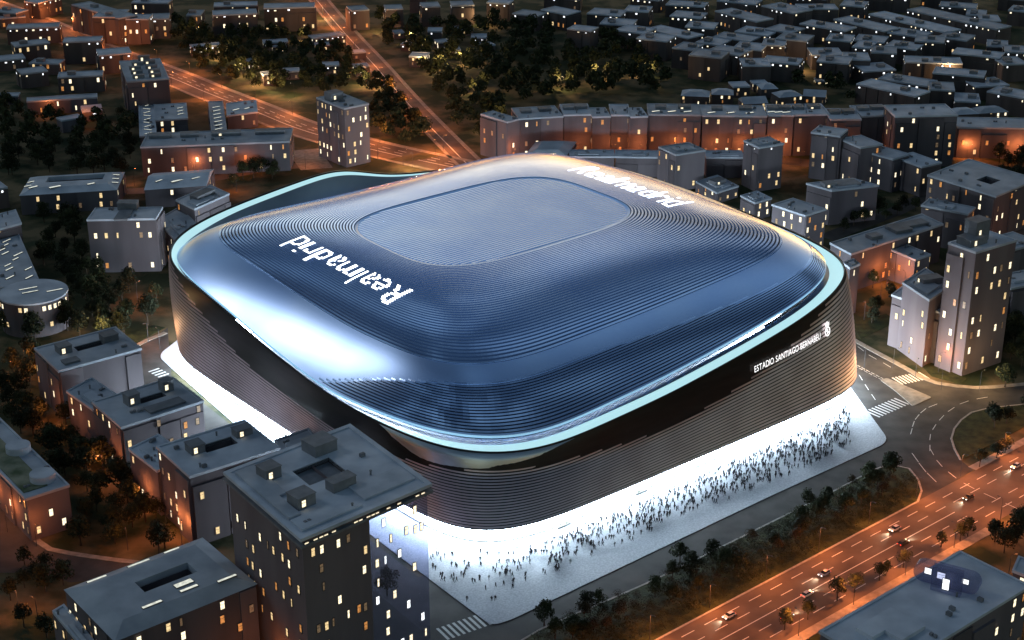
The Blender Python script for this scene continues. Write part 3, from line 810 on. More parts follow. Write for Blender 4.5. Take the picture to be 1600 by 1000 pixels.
    # facades: shallow bays, then windows
    nf = floors or max(2, int(round(h / 5.2)))
    view = Vector((0, 0, CAM_H))
    for e in range(4):
        A, B = ccw[e], ccw[(e + 1) % 4]; d = Vector((B.x - A.x, B.y - A.y, 0)); L = d.length
        if L < 2.5: continue
        d /= L; nrm = Vector((d.y, -d.x, 0)); midw = Vector((A.x + B.x, A.y + B.y, 0)) / 2 + base
        if nrm.dot(Vector((0, 0, 0)) - Vector((midw.x, midw.y, 0))) < 0: continue            # turned away from the photographer
        segs = []; s = 0.0
        while s < L - 0.1:
            ln = min(rng.uniform(7, 15), L - s)
            if L - s - ln < 4: ln = L - s
            segs.append((s, s + ln, rng.choice([0, 0, 0.5, 0.9]) if L > 12 else 0, rng.choice([0.4, 1.2, 3.5]))); s += ln
        for (a, b_, pr, drop) in segs:
            if pr and not (glass_from and e in nowin):
                a2, b2 = A + d * (a + 0.3), A + d * (b_ - 0.3)
                mm = MB(); mm.prism([a2 + nrm * pr, b2 + nrm * pr, b2 - nrm * 0.2, a2 - nrm * 0.2], -0.3, h - drop); mm.build('bay', M[wall], root)
        n = max(1, int(L / bay)); fh = (h - 1.0) / nf
        for f in range(nf):
            for i in range(n):
                top = f == nf - 1
                pr_l = lit if not (top and top_bright) else min(0.75, lit * 2.2)
                if rng.random() > pr_l: continue
                sx = (i + 0.5) * L / n + rng.uniform(-0.25, 0.25) * bay * 0.6
                sx = min(max(sx, 1.3), L - 1.3)
                z = 1.0 + fh * (f + 0.5)
                pr = 0.0
                for (a, b_, p_, dr) in segs:
                    if a + 0.3 + win[0] * 0.6 <= sx <= b_ - 0.3 - win[0] * 0.6 and z + win[1] / 2 < h - dr: pr = p_
                    elif a - 1.0 < sx < b_ + 1.0 and p_ and not (a + 0.3 + win[0] * 0.6 <= sx <= b_ - 0.3 - win[0] * 0.6): 
                        if abs(sx - a) < 1.3 or abs(sx - b_) < 1.3: pr = max(pr, p_)
                kd = rng.choice(kinds)
                ww, wh = win
                if top and top_bright: kd = rng.choice(['lit_e', 'lit_b', 'lit_e']); ww, wh = win[0] * rng.uniform(0.5, 1.1), rng.choice([0.8, 1.1]); z = h - 1.2
                elif rng.random() < 0.2: ww *= 0.6
                q = A + d * sx + nrm * (pr + 0.04) + base
                put_window(root, base, d, Vector((q.x, q.y, z)), round(ww, 1), round(wh, 1), kd, far)
    ALLB.append(root)
    return root, st, h, base
def block(label, x0, y0, x1, y1, wallpx, depth=15.0, name='apartment_block', **kw):
    """a building known by the near edge of its roof in the photo, the height of its wall there and its depth in metres"""
    h = height_from(((x0 + x1) / 2, (y0 + y1) / 2), (y0 + y1) / 2 + wallpx)
    a, b = G(x0, y0, h), G(x1, y1, h); d = (b - a).normalized(); n = Vector((-d.y, d.x, 0))
    if n.y < 0: n = -n
    c1 = a + n * depth
    return building(name, label, (x0, y0 - 5), (x0, y0), (x1, y1), h=h, corners=[c1, a.copy(), b.copy(), c1 + b - a], **kw)

# --- row of blocks between the left edge and the stadium
B = building
B('apartment_block', 'grey flat-roofed block with sunken court, farthest of the row beside the stadium', (55, 546), (92, 581), (220, 546), 655, court=(.38, .72, .5, .7),
  boxes=[(.24, .62, 5, 5, 3.0, 1), (.8, .62, 6, 5, 2.6, 0), (.2, .2, 6, 4, .8, 0)], lit=.3, seed=1)
B('link_block', 'low orange-lit annex joining the two farthest blocks of the row', (105, 613), (145, 641), (184, 620), 698, lit=.45, seed=2, kinds=['lit_a', 'lit_b'])
B('apartment_block', 'grey block with two lit roof boxes, second from the far end of the row', (145, 630), (190, 669), (317, 628), 742, court=(.42, .74, .5, .68),
  boxes=[(.34, .6, 4.6, 4.6, 4.2, 1), (.8, .68, 4.2, 4, 4.2, 1), (.6, .2, 14, 5, .7, 0)], lit=.34, seed=3)
B('link_block', 'stepped low annex between the second and third blocks of the row', (202, 703), (246, 737), (292, 714), 806, lit=.3, seed=4)
B('apartment_block', 'tall grey block with a deep roof court, behind the corner tower', (246, 700), (297, 746), (436, 702), 852, court=(.36, .72, .46, .7),
  boxes=[(.28, .6, 5, 5, 3, 1), (.84, .66, 6, 4, 2.6, 1)], lit=.42, seed=5)
B('link_block', 'narrow low block squeezed between the tall grey block and the corner tower', (430, 690), (452, 722), (505, 703), 790, lit=.1, seed=6)
# --- corner tower, right wing of glass
TH_ = 52.0
tower, tst, th, tb = B('corner_tower', 'tall foreground block with roof court, four roof boxes and see-through right wing', (357, 741), (472, 841), (667, 758), h=TH_, floors=9, bay=4.2, lit=0.0,
  court=(.36, .66, .5, .74), boxes=[(.2, .78, 5.4, 5, 3.6, 1), (.2, .34, 6, 5.5, 3.6, 1), (.52, .35, 8, 4, 3.0, 0), (.66, .86, 8, 7, 3.6, 0)], steps=False, over=1.2, seed=8, wall='wall_pale')
for o in [c for c in tower.children if c.name.startswith(('wall', 'bay'))]: bpy.data.objects.remove(o)
m, nt, bb = new_mat('smoked_glass_wall')
bb.inputs['Base Color'].default_value = (0.26, 0.26, 0.33, 1); bb.inputs['Roughness'].default_value = 0.15
tr_ = nt.nodes.new('ShaderNodeBsdfTransparent'); tr_.inputs[0].default_value = (0.80, 0.82, 0.96, 1); mx_ = nt.nodes.new('ShaderNodeMixShader'); mx_.inputs[0].default_value = 0.28
nt.links.new(tr_.outputs[0], mx_.inputs[1]); nt.links.new(bb.outputs[0], mx_.inputs[2]); nt.links.new(mx_.outputs[0], nt.nodes['Material Output'].inputs[0])
M['smoked'] = m
SG = 0.52
mb = MB(); mb.prism([tst(0, 0), tst(SG, 0), tst(SG, 1), tst(0, 1)], -0.5, TH_ - 0.1, cap=False); mb.build('wall', M['wall_pale'], tower)
mb = MB()
for a, b_ in ((tst(SG, 0), tst(1, 0)), (tst(1, 0), tst(1, 1)), (tst(1, 1), tst(SG, 1))): mb.quad((a.x, a.y, -.5), (b_.x, b_.y, -.5), (b_.x, b_.y, TH_ - 2.5), (a.x, a.y, TH_ - 2.5))
mb.build('glass_wing', M['smoked'], tower)
mb = MB(); mb.prism([tst(.36, .5), tst(.66, .5), tst(.66, .74), tst(.36, .74)][::-1], TH_ - 8, TH_, cap=False); mb.prism([tst(.36, .5), tst(.66, .5), tst(.66, .74), tst(.36, .74)], TH_ - 8.2, TH_ - 8); mb.build('court_wall', M['wall_dark'], tower)
mb = MB(); mb.prism([tst(-.03, -.035), tst(1.03, -.035), tst(1.03, 1.035), tst(-.03, 1.035)], TH_ - 2.2, TH_ - 1.4, bottom=True); mb.build('cornice', M['trim'], tower)
mb = MB(); mb.prism([tst(.03, .05), tst(.5, .05), tst(.5, .12), tst(.33, .12), tst(.33, .2), tst(.03, .2)], TH_ + .3, TH_ + 1.0); mb.build('roof_terrace', M['roof'], tower)
mb = MB(); mb.prism([tst(.03, .22), tst(.12, .22), tst(.12, .5), tst(.18, .5), tst(.18, .96), tst(.03, .96)], TH_ + .3, TH_ + 1.2); mb.build('roof_terrace', M['roof'], tower)
mb = MB(); mb.prism([tst(.55, .1), tst(.97, .1), tst(.97, .3), tst(.55, .3)], TH_ + .3, TH_ + .9); mb.build('roof_terrace', M['roof'], tower)
rng = random.Random(5)
def tower_windows(a, b_, s0, s1, n, rows, prob, kinds=('lit_a', 'lit_b', 'lit_a', 'lit_d', 'lit_c')):
    d = Vector((b_.x - a.x, b_.y - a.y, 0)).normalized(); L = (b_ - a).length; nn = Vector((d.y, -d.x, 0))
    for f in range(rows):
        z = TH_ - 6.0 - f * 6.1
        for i in range(n):
            if rng.random() > prob[f % len(prob)]: continue
            q = a + d * (L * (s0 + (s1 - s0) * (i + 0.5 + rng.uniform(-.2, .2)) / n)) + nn * 0.05
            put_window(tower, tb, d, Vector((q.x + tb.x, q.y + tb.y, z + rng.uniform(-.5, .5))), 1.3 if rng.random() < .75 else 0.8, 2.7, rng.choice(kinds), False)
tower_windows(tst(0, 1), tst(0, 0), 0.03, .97, 9, 8, [.35, .45, .4, .55, .3, .45, .3])
tower_windows(tst(0, 0), tst(1, 0), 0.04, .5, 7, 8, [.35, .6, .35, .25, .6, .25, .35])
tower_windows(tst(0, 0), tst(1, 0), 0.54, .98, 7, 8, [.4, .4, .4, .4, .4, .3, .3], ('lit_b', 'lit_e', 'lit_b'))
for s in (.4, .47, .58): # lit windows down in the roof court
    q = tst(s, .735); d = (tst(1, 0) - tst(0, 0)).normalized(); put_window(tower, tb, d, Vector((q.x + tb.x, q.y + tb.y, TH_ - 3.5)), 1.6, 2.6, 'lit_b', False)
for i in range(22): # row of small lights under the eaves
    t = (i + .5 + rng.uniform(-.3, .3)) / 22
    if rng.random() < .55:
        q = tst(t, 0); put_window(tower, tb, (tst(1, 0) - tst(0, 0)).normalized(), Vector((q.x + tb.x, q.y + tb.y, TH_ - 1.0)) + Vector((AVD.y, -AVD.x, 0)) * 1.4, 1.5, 0.6, 'lit_b', False)
# --- other foreground buildings
B('courtyard_house', 'blue-grey hipped roof with a dark slot court and white skylights, bottom left corner', (102, 922), (180, 1002), (400, 913), h=24, roof='hip', court=(.36, .74, .42, .62), wall='wall',
  skylights=[(.2, .93, 6, .8, 0), (.5, .93, 7, .8, 0), (.75, .95, 5, .8, 0), (.33, .2, 6, 1.0, 0), (.6, .22, 5.5, 1.0, 0), (.6, .32, 5.5, 2.0, 0), (.85, .15, 6, .9, 0)], lit=.42, bay=4.2, seed=11, floors=5)
B('garden_wing', 'low terrace wing attached left of the hipped courtyard roof', (84, 957), (152, 1040), (168, 1030), h=17, lit=.35, seed=12)
cyl_b, cst, ch, cb_ = B('long_hall', 'long pale hall with planted roof and two round roof drums, left edge', (-72, 664), (41, 781), (107, 760), 846, wall='wall_pale', lit=.5, seed=13, steps=False, bay=4)
mb = MB(); mb.prism([cst(.06, .06), cst(.62, .06), cst(.62, .94), cst(.06, .94)], ch + .36, ch + .7); mb.build('planted_roof', M['roof_green'], cyl_b)
for (x, y) in ((28, 697), (66, 741)):
    q = G(x, y, ch + 2.5) - cb_
    mb = MB(); n = 32
    pts = [(q.x + 4.2 * math.cos(2 * math.pi * i / n), q.y + 4.2 * math.sin(2 * math.pi * i / n)) for i in range(n)]
    mb.prism(pts, ch + .3, ch + 3.0); pin = [(q.x + 3.9 * math.cos(2 * math.pi * i / n), q.y + 3.9 * math.sin(2 * math.pi * i / n)) for i in range(n)]
    mb.prism(pin, ch + 2.9, ch + 3.15); mb.build('roof_drum', M['roof'], cyl_b)
br, bst, bh, bb_ = B('office_block', 'large blue-grey roofed block with a glass capsule on top, bottom right corner', (1500, 864), (1282, 989), (1390, 1052), h=26, lit=.45, seed=14, bay=4.5, steps=False, wall='wall')
mb = MB(); mb.prism([bst(.25, .12), bst(.5, .12), bst(.5, .2), bst(.75, .2), bst(.75, .36), bst(.25, .36)], bh + .3, bh + 1.6); mb.build('roof_terrace', M['roof'], br)
mb = MB(); mb.prism([bst(-.12, .2), bst(.0, .2), bst(.0, .72), bst(-.12, .72)], 0, bh - 3.0); mb.build('side_wing', M['wall'], br)
# capsule of smoked glass and upright plate
qa, qb = G(1444, 888, bh + 4) - bb_, G(1518, 908, bh + 4) - bb_
mb = MB(); dd = (qb - qa).normalized(); prof = []
for i in range(13): prof.append((qa - dd * 0, math.pi / 2 + math.pi * i / 12))
rings = []; nn_ = Vector((-dd.y, dd.x, 0)); cap = []
for c, a0 in ((qa, math.pi / 2), (qb, -math.pi / 2)):
    for i in range(11):
        t = a0 + math.pi * i / 10; cap.append(c + dd * (math.cos(t) * 2.6) + Vector((0, 0, math.sin(t) * 3.0)))
f0 = [(p.x - nn_.x * 1.6, p.y - nn_.y * 1.6, bh + 3.6 + p.z - qa.z) for p in cap]; f1 = [(p.x + nn_.x * 1.6, p.y + nn_.y * 1.6, bh + 3.6 + p.z - qa.z) for p in cap]; n = len(cap)
mb.add(f0 + f1, [tuple(range(n)), tuple(range(2 * n - 1, n - 1, -1))] + [(i, i + n, (i + 1) % n + n, (i + 1) % n) for i in range(n)])
mb.build('glass_capsule', M['smoked'], br)
qc = G(1484, 905, bh + 3) - bb_
mb = MB(); mb.box((0, 0, 4.0), (8.5, 1.8, 8.0)); po = link('sign_plate', mb.mesh('sign_plate', M['smoked']), br, (qc.x - nn_.x * 3, qc.y - nn_.y * 3, bh + .3), math.atan2(dd.y, dd.x))
for (t, z, w_, h_) in ((.12, 4.6, 2.0, 2.0), (.4, 4.2, 2.4, 2.2), (.92, 4.4, 1.6, 1.6)):
    q = qa + (qb - qa) * t + bb_ - nn_ * 1.75; put_window(br, bb_, dd, Vector((q.x, q.y, bh + z)), w_, h_, 'lit_e', False)
q = qc + bb_ - nn_ * 4.0; put_window(br, bb_, dd, Vector((q.x, q.y, bh + 3.5)), 2.0, 3.6, 'lit_e', False)
B('end_block', 'orange-lit block cut off by the frame at the bottom right edge', (1592, 872), (1583, 893), (1640, 915), h=14, lit=.3, seed=15)
# --- left side, middle distance
B('skylight_hall', 'long roof covered with lit skylight strips at the left edge', (-32, 367), (0, 452), (60, 437), h=14, steps=False, over=.2,
  skylights=[(random.Random(i).uniform(.25, .9), .06 + .07 * i, random.Random(i + 9).uniform(3.5, 6), .7, R(25)) for i in range(13)], lit=.2, seed=16)
B('hall_head', 'small block with lit top windows behind the skylight hall', (-20, 341), (-12, 362), (33, 350), h=19, lit=.6, seed=17, steps=False)
cyq = G(52, 457, 15.0); rot = empty('rotunda', (cyq.x, cyq.y, 0)); tag(rot, 'round building with flat disc roof and lit windows, left edge', 'building')
cr_ = 52 * (math.hypot(cyq.y, CAM_H - 15) / FOC) * 1.0
mb = MB(); n = 48; pts = [(cr_ * math.cos(2 * math.pi * i / n), cr_ * math.sin(2 * math.pi * i / n)) for i in range(n)]
mb.prism(pts, -.3, 15, cap=False); mb.build('wall', M['wall'], rot)
mb = MB(); mb.prism([(x * 1.02, y * 1.02) for x, y in pts], 14.8, 15.5); mb.build('roof', M['roof'], rot)
for i, (x, y, l) in enumerate(((-3, 3, 8), (-1, -1, 7), (9, 1, 7))):
    mm = MB(); mm.box((0, 0, 0), (l, .9, .3)); mm.quad((-l / 2 + .1, -.4, .17), (l / 2 - .1, -.4, .17), (l / 2 - .1, .4, .17), (-l / 2 + .1, .4, .17), 1)
    link('skylight', mm.mesh('skylight', [M['frame'], M['sky_l']]), rot, (x, y, 15.6), R(30))
rng = random.Random(3)
for i in range(18):
    an = R(-178 + i * 10); 
    for z in (12.6, 5.0):
        if rng.random() < (.6 if z > 8 else .25):
            d = Vector((-math.sin(an), math.cos(an), 0)); q = cyq + Vector((math.cos(an), math.sin(an), 0)) * (cr_ + .05)
            put_window(rot, Vector((cyq.x, cyq.y, 0)), d, Vector((q.x, q.y, z)), 1.6, 2.2, rng.choice(['lit_a', 'lit_b']), False)
B('apartment_block', 'broad block with one row of lit top windows, left of the stadium corner', (136, 345), (243, 343), (254, 325), 424, lit=.28, seed=18, boxes=[(.93, .5, 5, 9, 3.5, 0), (.4, .5, 16, 6, .6, 0)], over=.2, steps=False)
B('apartment_wing', 'dark sloping wing right behind the broad block left of the stadium corner', (245, 345), (275, 378), (312, 356), 428, lit=.4, seed=19, over=.2)
B('apartment_block', 'angled block with a long roof box touching the stadium rim at left', (275, 314), (304, 328), (358, 304), 392, lit=.5, seed=20, boxes=[(.5, .5, 13, 5, 2.4, 0)], over=.2)
B('courtyard_block', 'low mansard block around a court with lit skylights, far left', (48, 278), (31, 306), (182, 297), 336, roof='hip', court=(.22, .82, .45, .75), seed=21, lit=.25,
  skylights=[(.12, .2, 5, 1.2, R(35)), (.35, .16, 6, 1.6, R(25)), (.72, .2, 4, 1.2, R(25)), (.92, .7, 6, .8, R(-20)), (.93, .5, 6, .8, R(-20)), (.94, .3, 6, .8, R(-20)), (.07, .6, 6, .8, R(30)), (.06, .4, 6, .8, R(30))])
B('gabled_block', 'gable-roofed block with skylights just right of the mansard court block', (240, 271), (226, 297), (322, 290), 326, roof='gable', seed=22, lit=.25, skylights=[(.2, .3, 5, .8, R(40)), (.5, .25, 7, 1.6, R(30)), (.8, .3, 5, .8, R(30))])
B('long_block', 'long two-tier block with a row of lit windows behind the stadium at left', (231, 210), (220, 231), (452, 222), 276, seed=23, lit=.45, bay=6.5, boxes=[(.1, .7, 12, 5, 2, 0), (.3, .7, 10, 5, 2, 0), (.55, .7, 16, 5, 2, 1), (.85, .7, 16, 5, 2, 0)], steps=False)
B('tower_block', 'pale slim tower block with a roof hut beside the far avenue', (495, 154), (538, 171), (576, 163), 262, wall='wall_pale', seed=24, lit=.5, bay=3.6, floors=7, boxes=[(.35, .68, 8, 7, 4.5, 1)], steps=False, over=.2)
B('terrace_row', 'row of stepped terraced roofs with lit dormers along the far avenue', (187, 97), (199, 129), (264, 124), 184, seed=25, lit=.4, steps=False,
  boxes=[(.3, .15, 7, 3, 2, 1), (.7, .15, 7, 3, 2, 1), (.3, .35, 7, 3, 2, 1), (.72, .35, 7, 3, 2, 1), (.3, .55, 7, 3, 2, 1), (.7, .55, 7, 3, 2, 1), (.4, .75, 7, 3, 2, 1), (.7, .8, 7, 3, 2, 1), (.6, .93, 7, 3, 3.5, 1)])
B('skylight_block', 'narrow block striped with angled skylights above the long two-tier block', (217, 160), (219, 214), (244, 212), 232, seed=26, lit=.2, steps=False, skylights=[(.5, .06 + .1 * i, 5, .7, R(35) * (-1) ** i) for i in range(9)])
B('skylight_block', 'low wing with dormer lights right of the narrow skylit block', (242, 165), (243, 189), (293, 186), 212, seed=27, lit=.5, steps=False, skylights=[(.8, .3 + .2 * i, 4, .7, R(30)) for i in range(3)])
B('skylight_block', 'narrow skylit block in front of the terraced row at right', (326, 160), (331, 207), (354, 206), 226, seed=28, lit=.2, steps=False, skylights=[(.5, .08 + .12 * i, 5, .8, R(30)) for i in range(7)])
B('skylight_block', 'small wing with bright top light beside the far avenue', (354, 163), (355, 182), (402, 176), 204, seed=29, lit=.4, steps=False, skylights=[(.3, .4, 5, 1, R(20)), (.7, .4, 5, 1, R(20))])
# --- right side
B('right_tower', 'tall pale tower with roof huts standing right of the stadium', (1482, 381), (1525, 396), (1588, 377), 588, wall='wall_pale', seed=30, lit=.5, bay=4.2, floors=8, steps=False, win=(1.5, 3.0),
  boxes=[(.3, .6, 10, 7, 3.0, 1), (.5, .75, 8, 6, 8.5, 1)], over=.2)
B('tower_annex', 'stepped mid-height annex with lit windows left of the tall pale tower', (1446, 421), (1411, 443), (1452, 470), 545, wall='wall_pale', seed=31, lit=.5, boxes=[(.5, .6, 5, 9, 2.5, 1)])
B('tower_annex', 'lower front annex at the foot of the tall pale tower', (1412, 448), (1394, 462), (1470, 490), 538, wall='wall_pale', seed=32, lit=.5, kinds=['lit_a', 'lit_b'])
B('wedge_block', 'wedge-shaped block with a triangular roof opening, upper right', (1514, 250), (1450, 275), (1556, 308), 345, seed=33, lit=.5, court=(.5, .72, .35, .6), boxes=[])
B('stepped_block', 'stepped low block in front of the wedge-shaped block', (1452, 312), (1440, 322), (1512, 336), 378, seed=34, lit=.4)
B('l_shaped_block', 'long low block with roof boxes running away behind the stadium right corner', (1440, 336), (1298, 381), (1330, 398), 440, seed=35, lit=.2, steps=False, boxes=[(.5, .35, 5, 6, 1.6, 0), (.5, .62, 9, 9, 1.5, 0), (.5, .8, 6, 12, 1.2, 0)])
B('l_shaped_wing', 'orange-lit wing with lit windows facing a courtyard right of the stadium', (1373, 383), (1430, 407), (1453, 399), 452, seed=36, lit=.6, steps=False, kinds=['lit_a', 'lit_c'])
B('corner_house', 'stepped slim block touching the right edge of the stadium rim', (1318, 412), (1328, 420), (1343, 414), 495, seed=37, lit=.35)
B('cube_block', 'cube-like block with lit windows behind the stadium right shoulder', (1207, 321), (1258, 338), (1290, 328), 400, seed=38, lit=.55, bay=4.5, steps=False)
B('cube_annex', 'small orange-lit block left of the cube-like block', (1158, 307), (1180, 318), (1205, 311), 345, seed=39, lit=.7, kinds=['lit_a', 'lit_b'])
B('low_house', 'low flat house ringed by lit windows close behind the stadium roof', (1088, 285), (1120, 302), (1153, 292), 318, seed=40, lit=.9, win=(1.6, 1.8), floors=2, boxes=[(.5, .5, 8, 5, 2.5, 1)])
B('stepped_block', 'stepped dark block left of the curved street, right background', (1261, 288), (1300, 299), (1372, 291), 352, seed=41, lit=.35, boxes=[(.2, .5, 7, 5, 2, 1), (.55, .5, 14, 8, 1, 0)])
B('back_block', 'upright block with bright corner windows behind the stadium roof', (1030, 231), (1056, 243), (1102, 236), 300, seed=42, lit=.5, bay=4.5)
B('back_block', 'upright block with crown of lights next to the side street', (1163, 221), (1186, 232), (1224, 226), 300, seed=43, lit=.35, top_bright=True)
B('dark_house', 'dark chamfered block in front of the curved end of the long terrace', (838, 222), (820, 244), (884, 244), 276, seed=44, lit=.15, roof='hip')
block('dark flat block left of the upright corner-window block', 891, 246, 960, 246, 30, 12, seed=45, lit=.05)
block('dark flat block directly left of the upright block with bright windows', 962, 246, 1030, 247, 30, 12, seed=46, lit=.05)
block('dark flat block between the two upright blocks behind the stadium', 1104, 247, 1162, 247, 30, 12, seed=47, lit=.08)
# long terrace behind the stadium, in sections
xs = [(793, 192, 812, 187), (812, 187, 880, 183), (881, 181, 925, 180), (926, 184, 954, 183), (955, 181, 985, 181), (986, 184, 1012, 183), (1013, 180, 1096, 181), (1098, 182, 1198, 183), (1199, 181, 1240, 182), (1241, 181, 1297, 180), (1298, 188, 1346, 188), (1347, 183, 1398, 181)]
for i, (a, b_, c, d) in enumerate(xs):
    bx_ = [(.25, .6, 6, 5, 1.6, 0), (.7, .65, 7, 5, 1.6, i % 3 == 0)] if c - a > 40 else []
    sk = [(.15 + .3 * j, .3, 5, 1.4, R(25)) for j in range(3)] if 6 <= i <= 8 else []
    block('section of the long curved terrace behind the stadium, %s from its left end' % ordinal(i), a, b_, c, d, 62, 22 if i != 3 and i != 5 else 18, name='terrace_section', seed=50 + i, lit=.42, boxes=bx_, skylights=sk, steps=False, bay=5.5, kinds=['lit_a'] * 4 + ['lit_c'] * 3 + ['lit_d'] * 2 + ['lit_b'], over=.2)
block('tall square block with big lit windows at the right end of the long terrace', 1399, 183, 1496, 181, 78, 22, name='tall_block', seed=63, lit=.45, steps=False, bay=6, wall='wall')
block('low orange-lit terrace running off the right edge', 1497, 200, 1625, 202, 46, 20, name='terrace_section', seed=64, lit=.4, steps=False, bay=6, kinds=['lit_a', 'lit_c', 'lit_d'])
for i, (a, b_, c, d, w_) in enumerate(((1268, 208, 1312, 214, 70), (1312, 218, 1345, 232, 62), (1345, 236, 1395, 250, 50), (1396, 246, 1440, 262, 45))):
    block('curved stepped block beside the side street, %s section from the left' % ordinal(i), a, b_, c, d, w_, 14, name='curved_block', seed=70 + i, lit=.4, steps=False, bay=4.5)

# --- far housing, known by the near edge of each roof
far_right = [(917, 22, 969, 26, 25), (975, 18, 1013, 20, 25), (937, 38, 988, 41, 22), (960, 48, 1006, 54, 26), (994, 61, 1042, 66, 30), (1008, 46, 1075, 61, 20), (1050, 76, 1082, 80, 30), (1076, 87, 1127, 92, 36), (1104, 80, 1155, 88, 30),
 (1087, 67, 1125, 72, 20), (1115, 58, 1172, 66, 20), (1046, 26, 1095, 30, 20), (1070, 43, 1115, 46, 22), (1117, 18, 1182, 35, 24), (1148, 50, 1200, 57, 20), (1145, 76, 1190, 80, 25), (1161, 104, 1205, 104, 28), (1190, 10, 1240, 22, 25),
 (1248, 15, 1310, 15, 25), (1312, 9, 1350, 12, 22), (1249, 38, 1320, 50, 25), (1302, 31, 1382, 50, 22), (1357, 23, 1477, 52, 22), (1417, 16, 1557, 47, 25), (1386, 52, 1440, 60, 20), (1467, 10, 1525, 14, 20), (1509, 24, 1540, 26, 18),
 (1532, 33, 1564, 34, 18), (1575, 17, 1606, 20, 22), (1195, 46, 1235, 53, 22), (1212, 61, 1260, 66, 28), (1190, 71, 1226, 73, 26), (1290, 63, 1329, 66, 24), (1334, 64, 1381, 68, 20), (1331, 74, 1359, 77, 22), (1361, 83, 1401, 85, 27), (1382, 73, 1431, 79, 24),
 (1429, 65, 1475, 68, 28), (1464, 59, 1510, 65, 24), (1269, 87, 1318, 87, 22), (1276, 97, 1326, 101, 30), (1320, 94, 1360, 95, 28), (1351, 113, 1400, 110, 20), (1190, 97, 1247, 102, 28), (1415, 98, 1504, 101, 26), (1487, 84, 1562, 92, 28), (1542, 73, 1575, 75, 20),
 (1570, 82, 1606, 84, 26), (1567, 102, 1606, 101, 26), (1457, 115, 1537, 122, 28), (1338, 132, 1430, 152, 28), (1372, 124, 1449, 136, 22), (1452, 141, 1492, 143, 28), (1525, 137, 1577, 134, 20), (1542, 144, 1606, 156, 28), (1492, 159, 1532, 161, 18),
 (1350, -6, 1420, -2, 22), (1440, -8, 1520, -4, 20), (1230, -5, 1290, 0, 18), (1120, 2, 1180, 8, 18), (1040, 8, 1100, 12, 18), (1560, -2, 1610, 2, 18), (850, -2, 905, 0, 18), (985, -2, 1030, 2, 18)]
far_right.sort(key=lambda e: (e[1] + e[3]) // 44)
rows = {}
for e in far_right: rows.setdefault(int((e[1] + e[3]) // 44), []).append(e)
for ri, r in enumerate(sorted(rows)):
    for ci, e in enumerate(sorted(rows[r])):
        block('far dark apartment block, %s from left in the %s line of the top right housing' % (ordinal(ci), ordinal(ri)), *e, 17 if e[2] - e[0] > 55 else 20, name='housing_block', group='far housing at the top right',
              seed=100 + ri * 20 + ci, far=True, lit=.17, bay=4.6, top_bright=True, over=.1, wall='wall_dark', win=(1.3, 2.2), kinds=['lit_a', 'lit_c', 'lit_d', 'lit_d', 'lit_c'],
              boxes=[(random.Random(ci).uniform(.2, .8), .5, 5, 4, 1.8, 0)] + ([(.35, .3, 4, 4, 1.4, 0)] if ci % 2 else []))
mid_top = [(549, 18, 577, 16, 30, 16), (603, 16, 630, 15, 28, 16), (660, 12, 688, 11, 30, 16), (706, 10, 741, 9, 30, 16), (800, 22, 838, 27, 22, 16), (845, 16, 886, 24, 24, 16), (886, 46, 923, 50, 36, 14), (760, 5, 795, 7, 26, 14), (640, -4, 665, -4, 24, 14)]
for i, e in enumerate(sorted(mid_top)):
    block('upright far block at the top edge above the park, %s from left' % ordinal(i), *e[:5], e[5], name='park_block', group='upright blocks above the park', seed=200 + i, far=True, lit=.2, bay=4.5, top_bright=True, over=.1, wall='wall_dark', kinds=['lit_a', 'lit_c', 'lit_d'])
far_left = [(112, 8, 186, 30, 40, 15), (188, 28, 202, 16, 40, 20), (196, 31, 232, 31, 38, 16), (236, 31, 264, 30, 30, 18), (291, 25, 313, 25, 22, 18), (333, 25, 402, 22, 34, 16), (334, 11, 402, 9, 20, 14), (412, 14, 492, 12, 36, 16), (10, 46, 92, 43, 24, 14), (24, 74, 78, 68, 22, 14),
 (98, 67, 158, 65, 34, 14), (155, 88, 206, 84, 28, 18), (-10, 97, 40, 92, 16, 14), (45, 100, 92, 101, 16, 12), (34, 117, 75, 112, 22, 14), (90, 122, 160, 119, 24, 13), (205, 5, 262, 6, 26, 14), (0, 30, 40, 27, 14, 12), (-20, 300, 12, 294, 30, 14), (-10, 18, 25, 22, 20, 14), (60, 6, 95, -4, 24, 14)]
for i, e in enumerate(sorted(far_left, key=lambda e: (e[0], e[1]))):
    block('far dark block left of the two avenues, %s counting from the left edge' % ordinal(i), *e[:5], e[5], name='housing_block', group='far housing at the top left', seed=230 + i, far=True, lit=.33, bay=5, top_bright=i % 2 == 0, over=.1, wall='wall_dark', kinds=['lit_a', 'lit_c', 'lit_a', 'lit_b', 'lit_d'],
          boxes=[(.3, .5, 5, 4, 2, 0)] if i % 2 else [])
small = [(300, 75, 345, 71, 14, 8), (412, 119, 434, 117, 16, 10), (443, 113, 468, 112, 12, 9), (505, 104, 530, 103, 14, 10), (556, 106, 578, 104, 14, 9), (550, 84, 572, 82, 10, 8), (490, 61, 540, 55, 14, 10), (493, 72, 515, 71, 8, 8), (412, 68, 450, 66, 12, 9), (426, 74, 448, 73, 8, 7), (392, 98, 408, 95, 12, 9),
 (626, 70, 652, 72, 10, 14), (639, 89, 666, 90, 16, 12), (668, 50, 690, 50, 12, 12), (697, 80, 720, 79, 8, 10), (686, 68, 706, 66, 10, 10), (714, 48, 740, 47, 8, 12), (755, 73, 774, 71, 8, 10), (736, 60, 760, 60, 10, 12), (616, 53, 632, 52, 8, 10)]
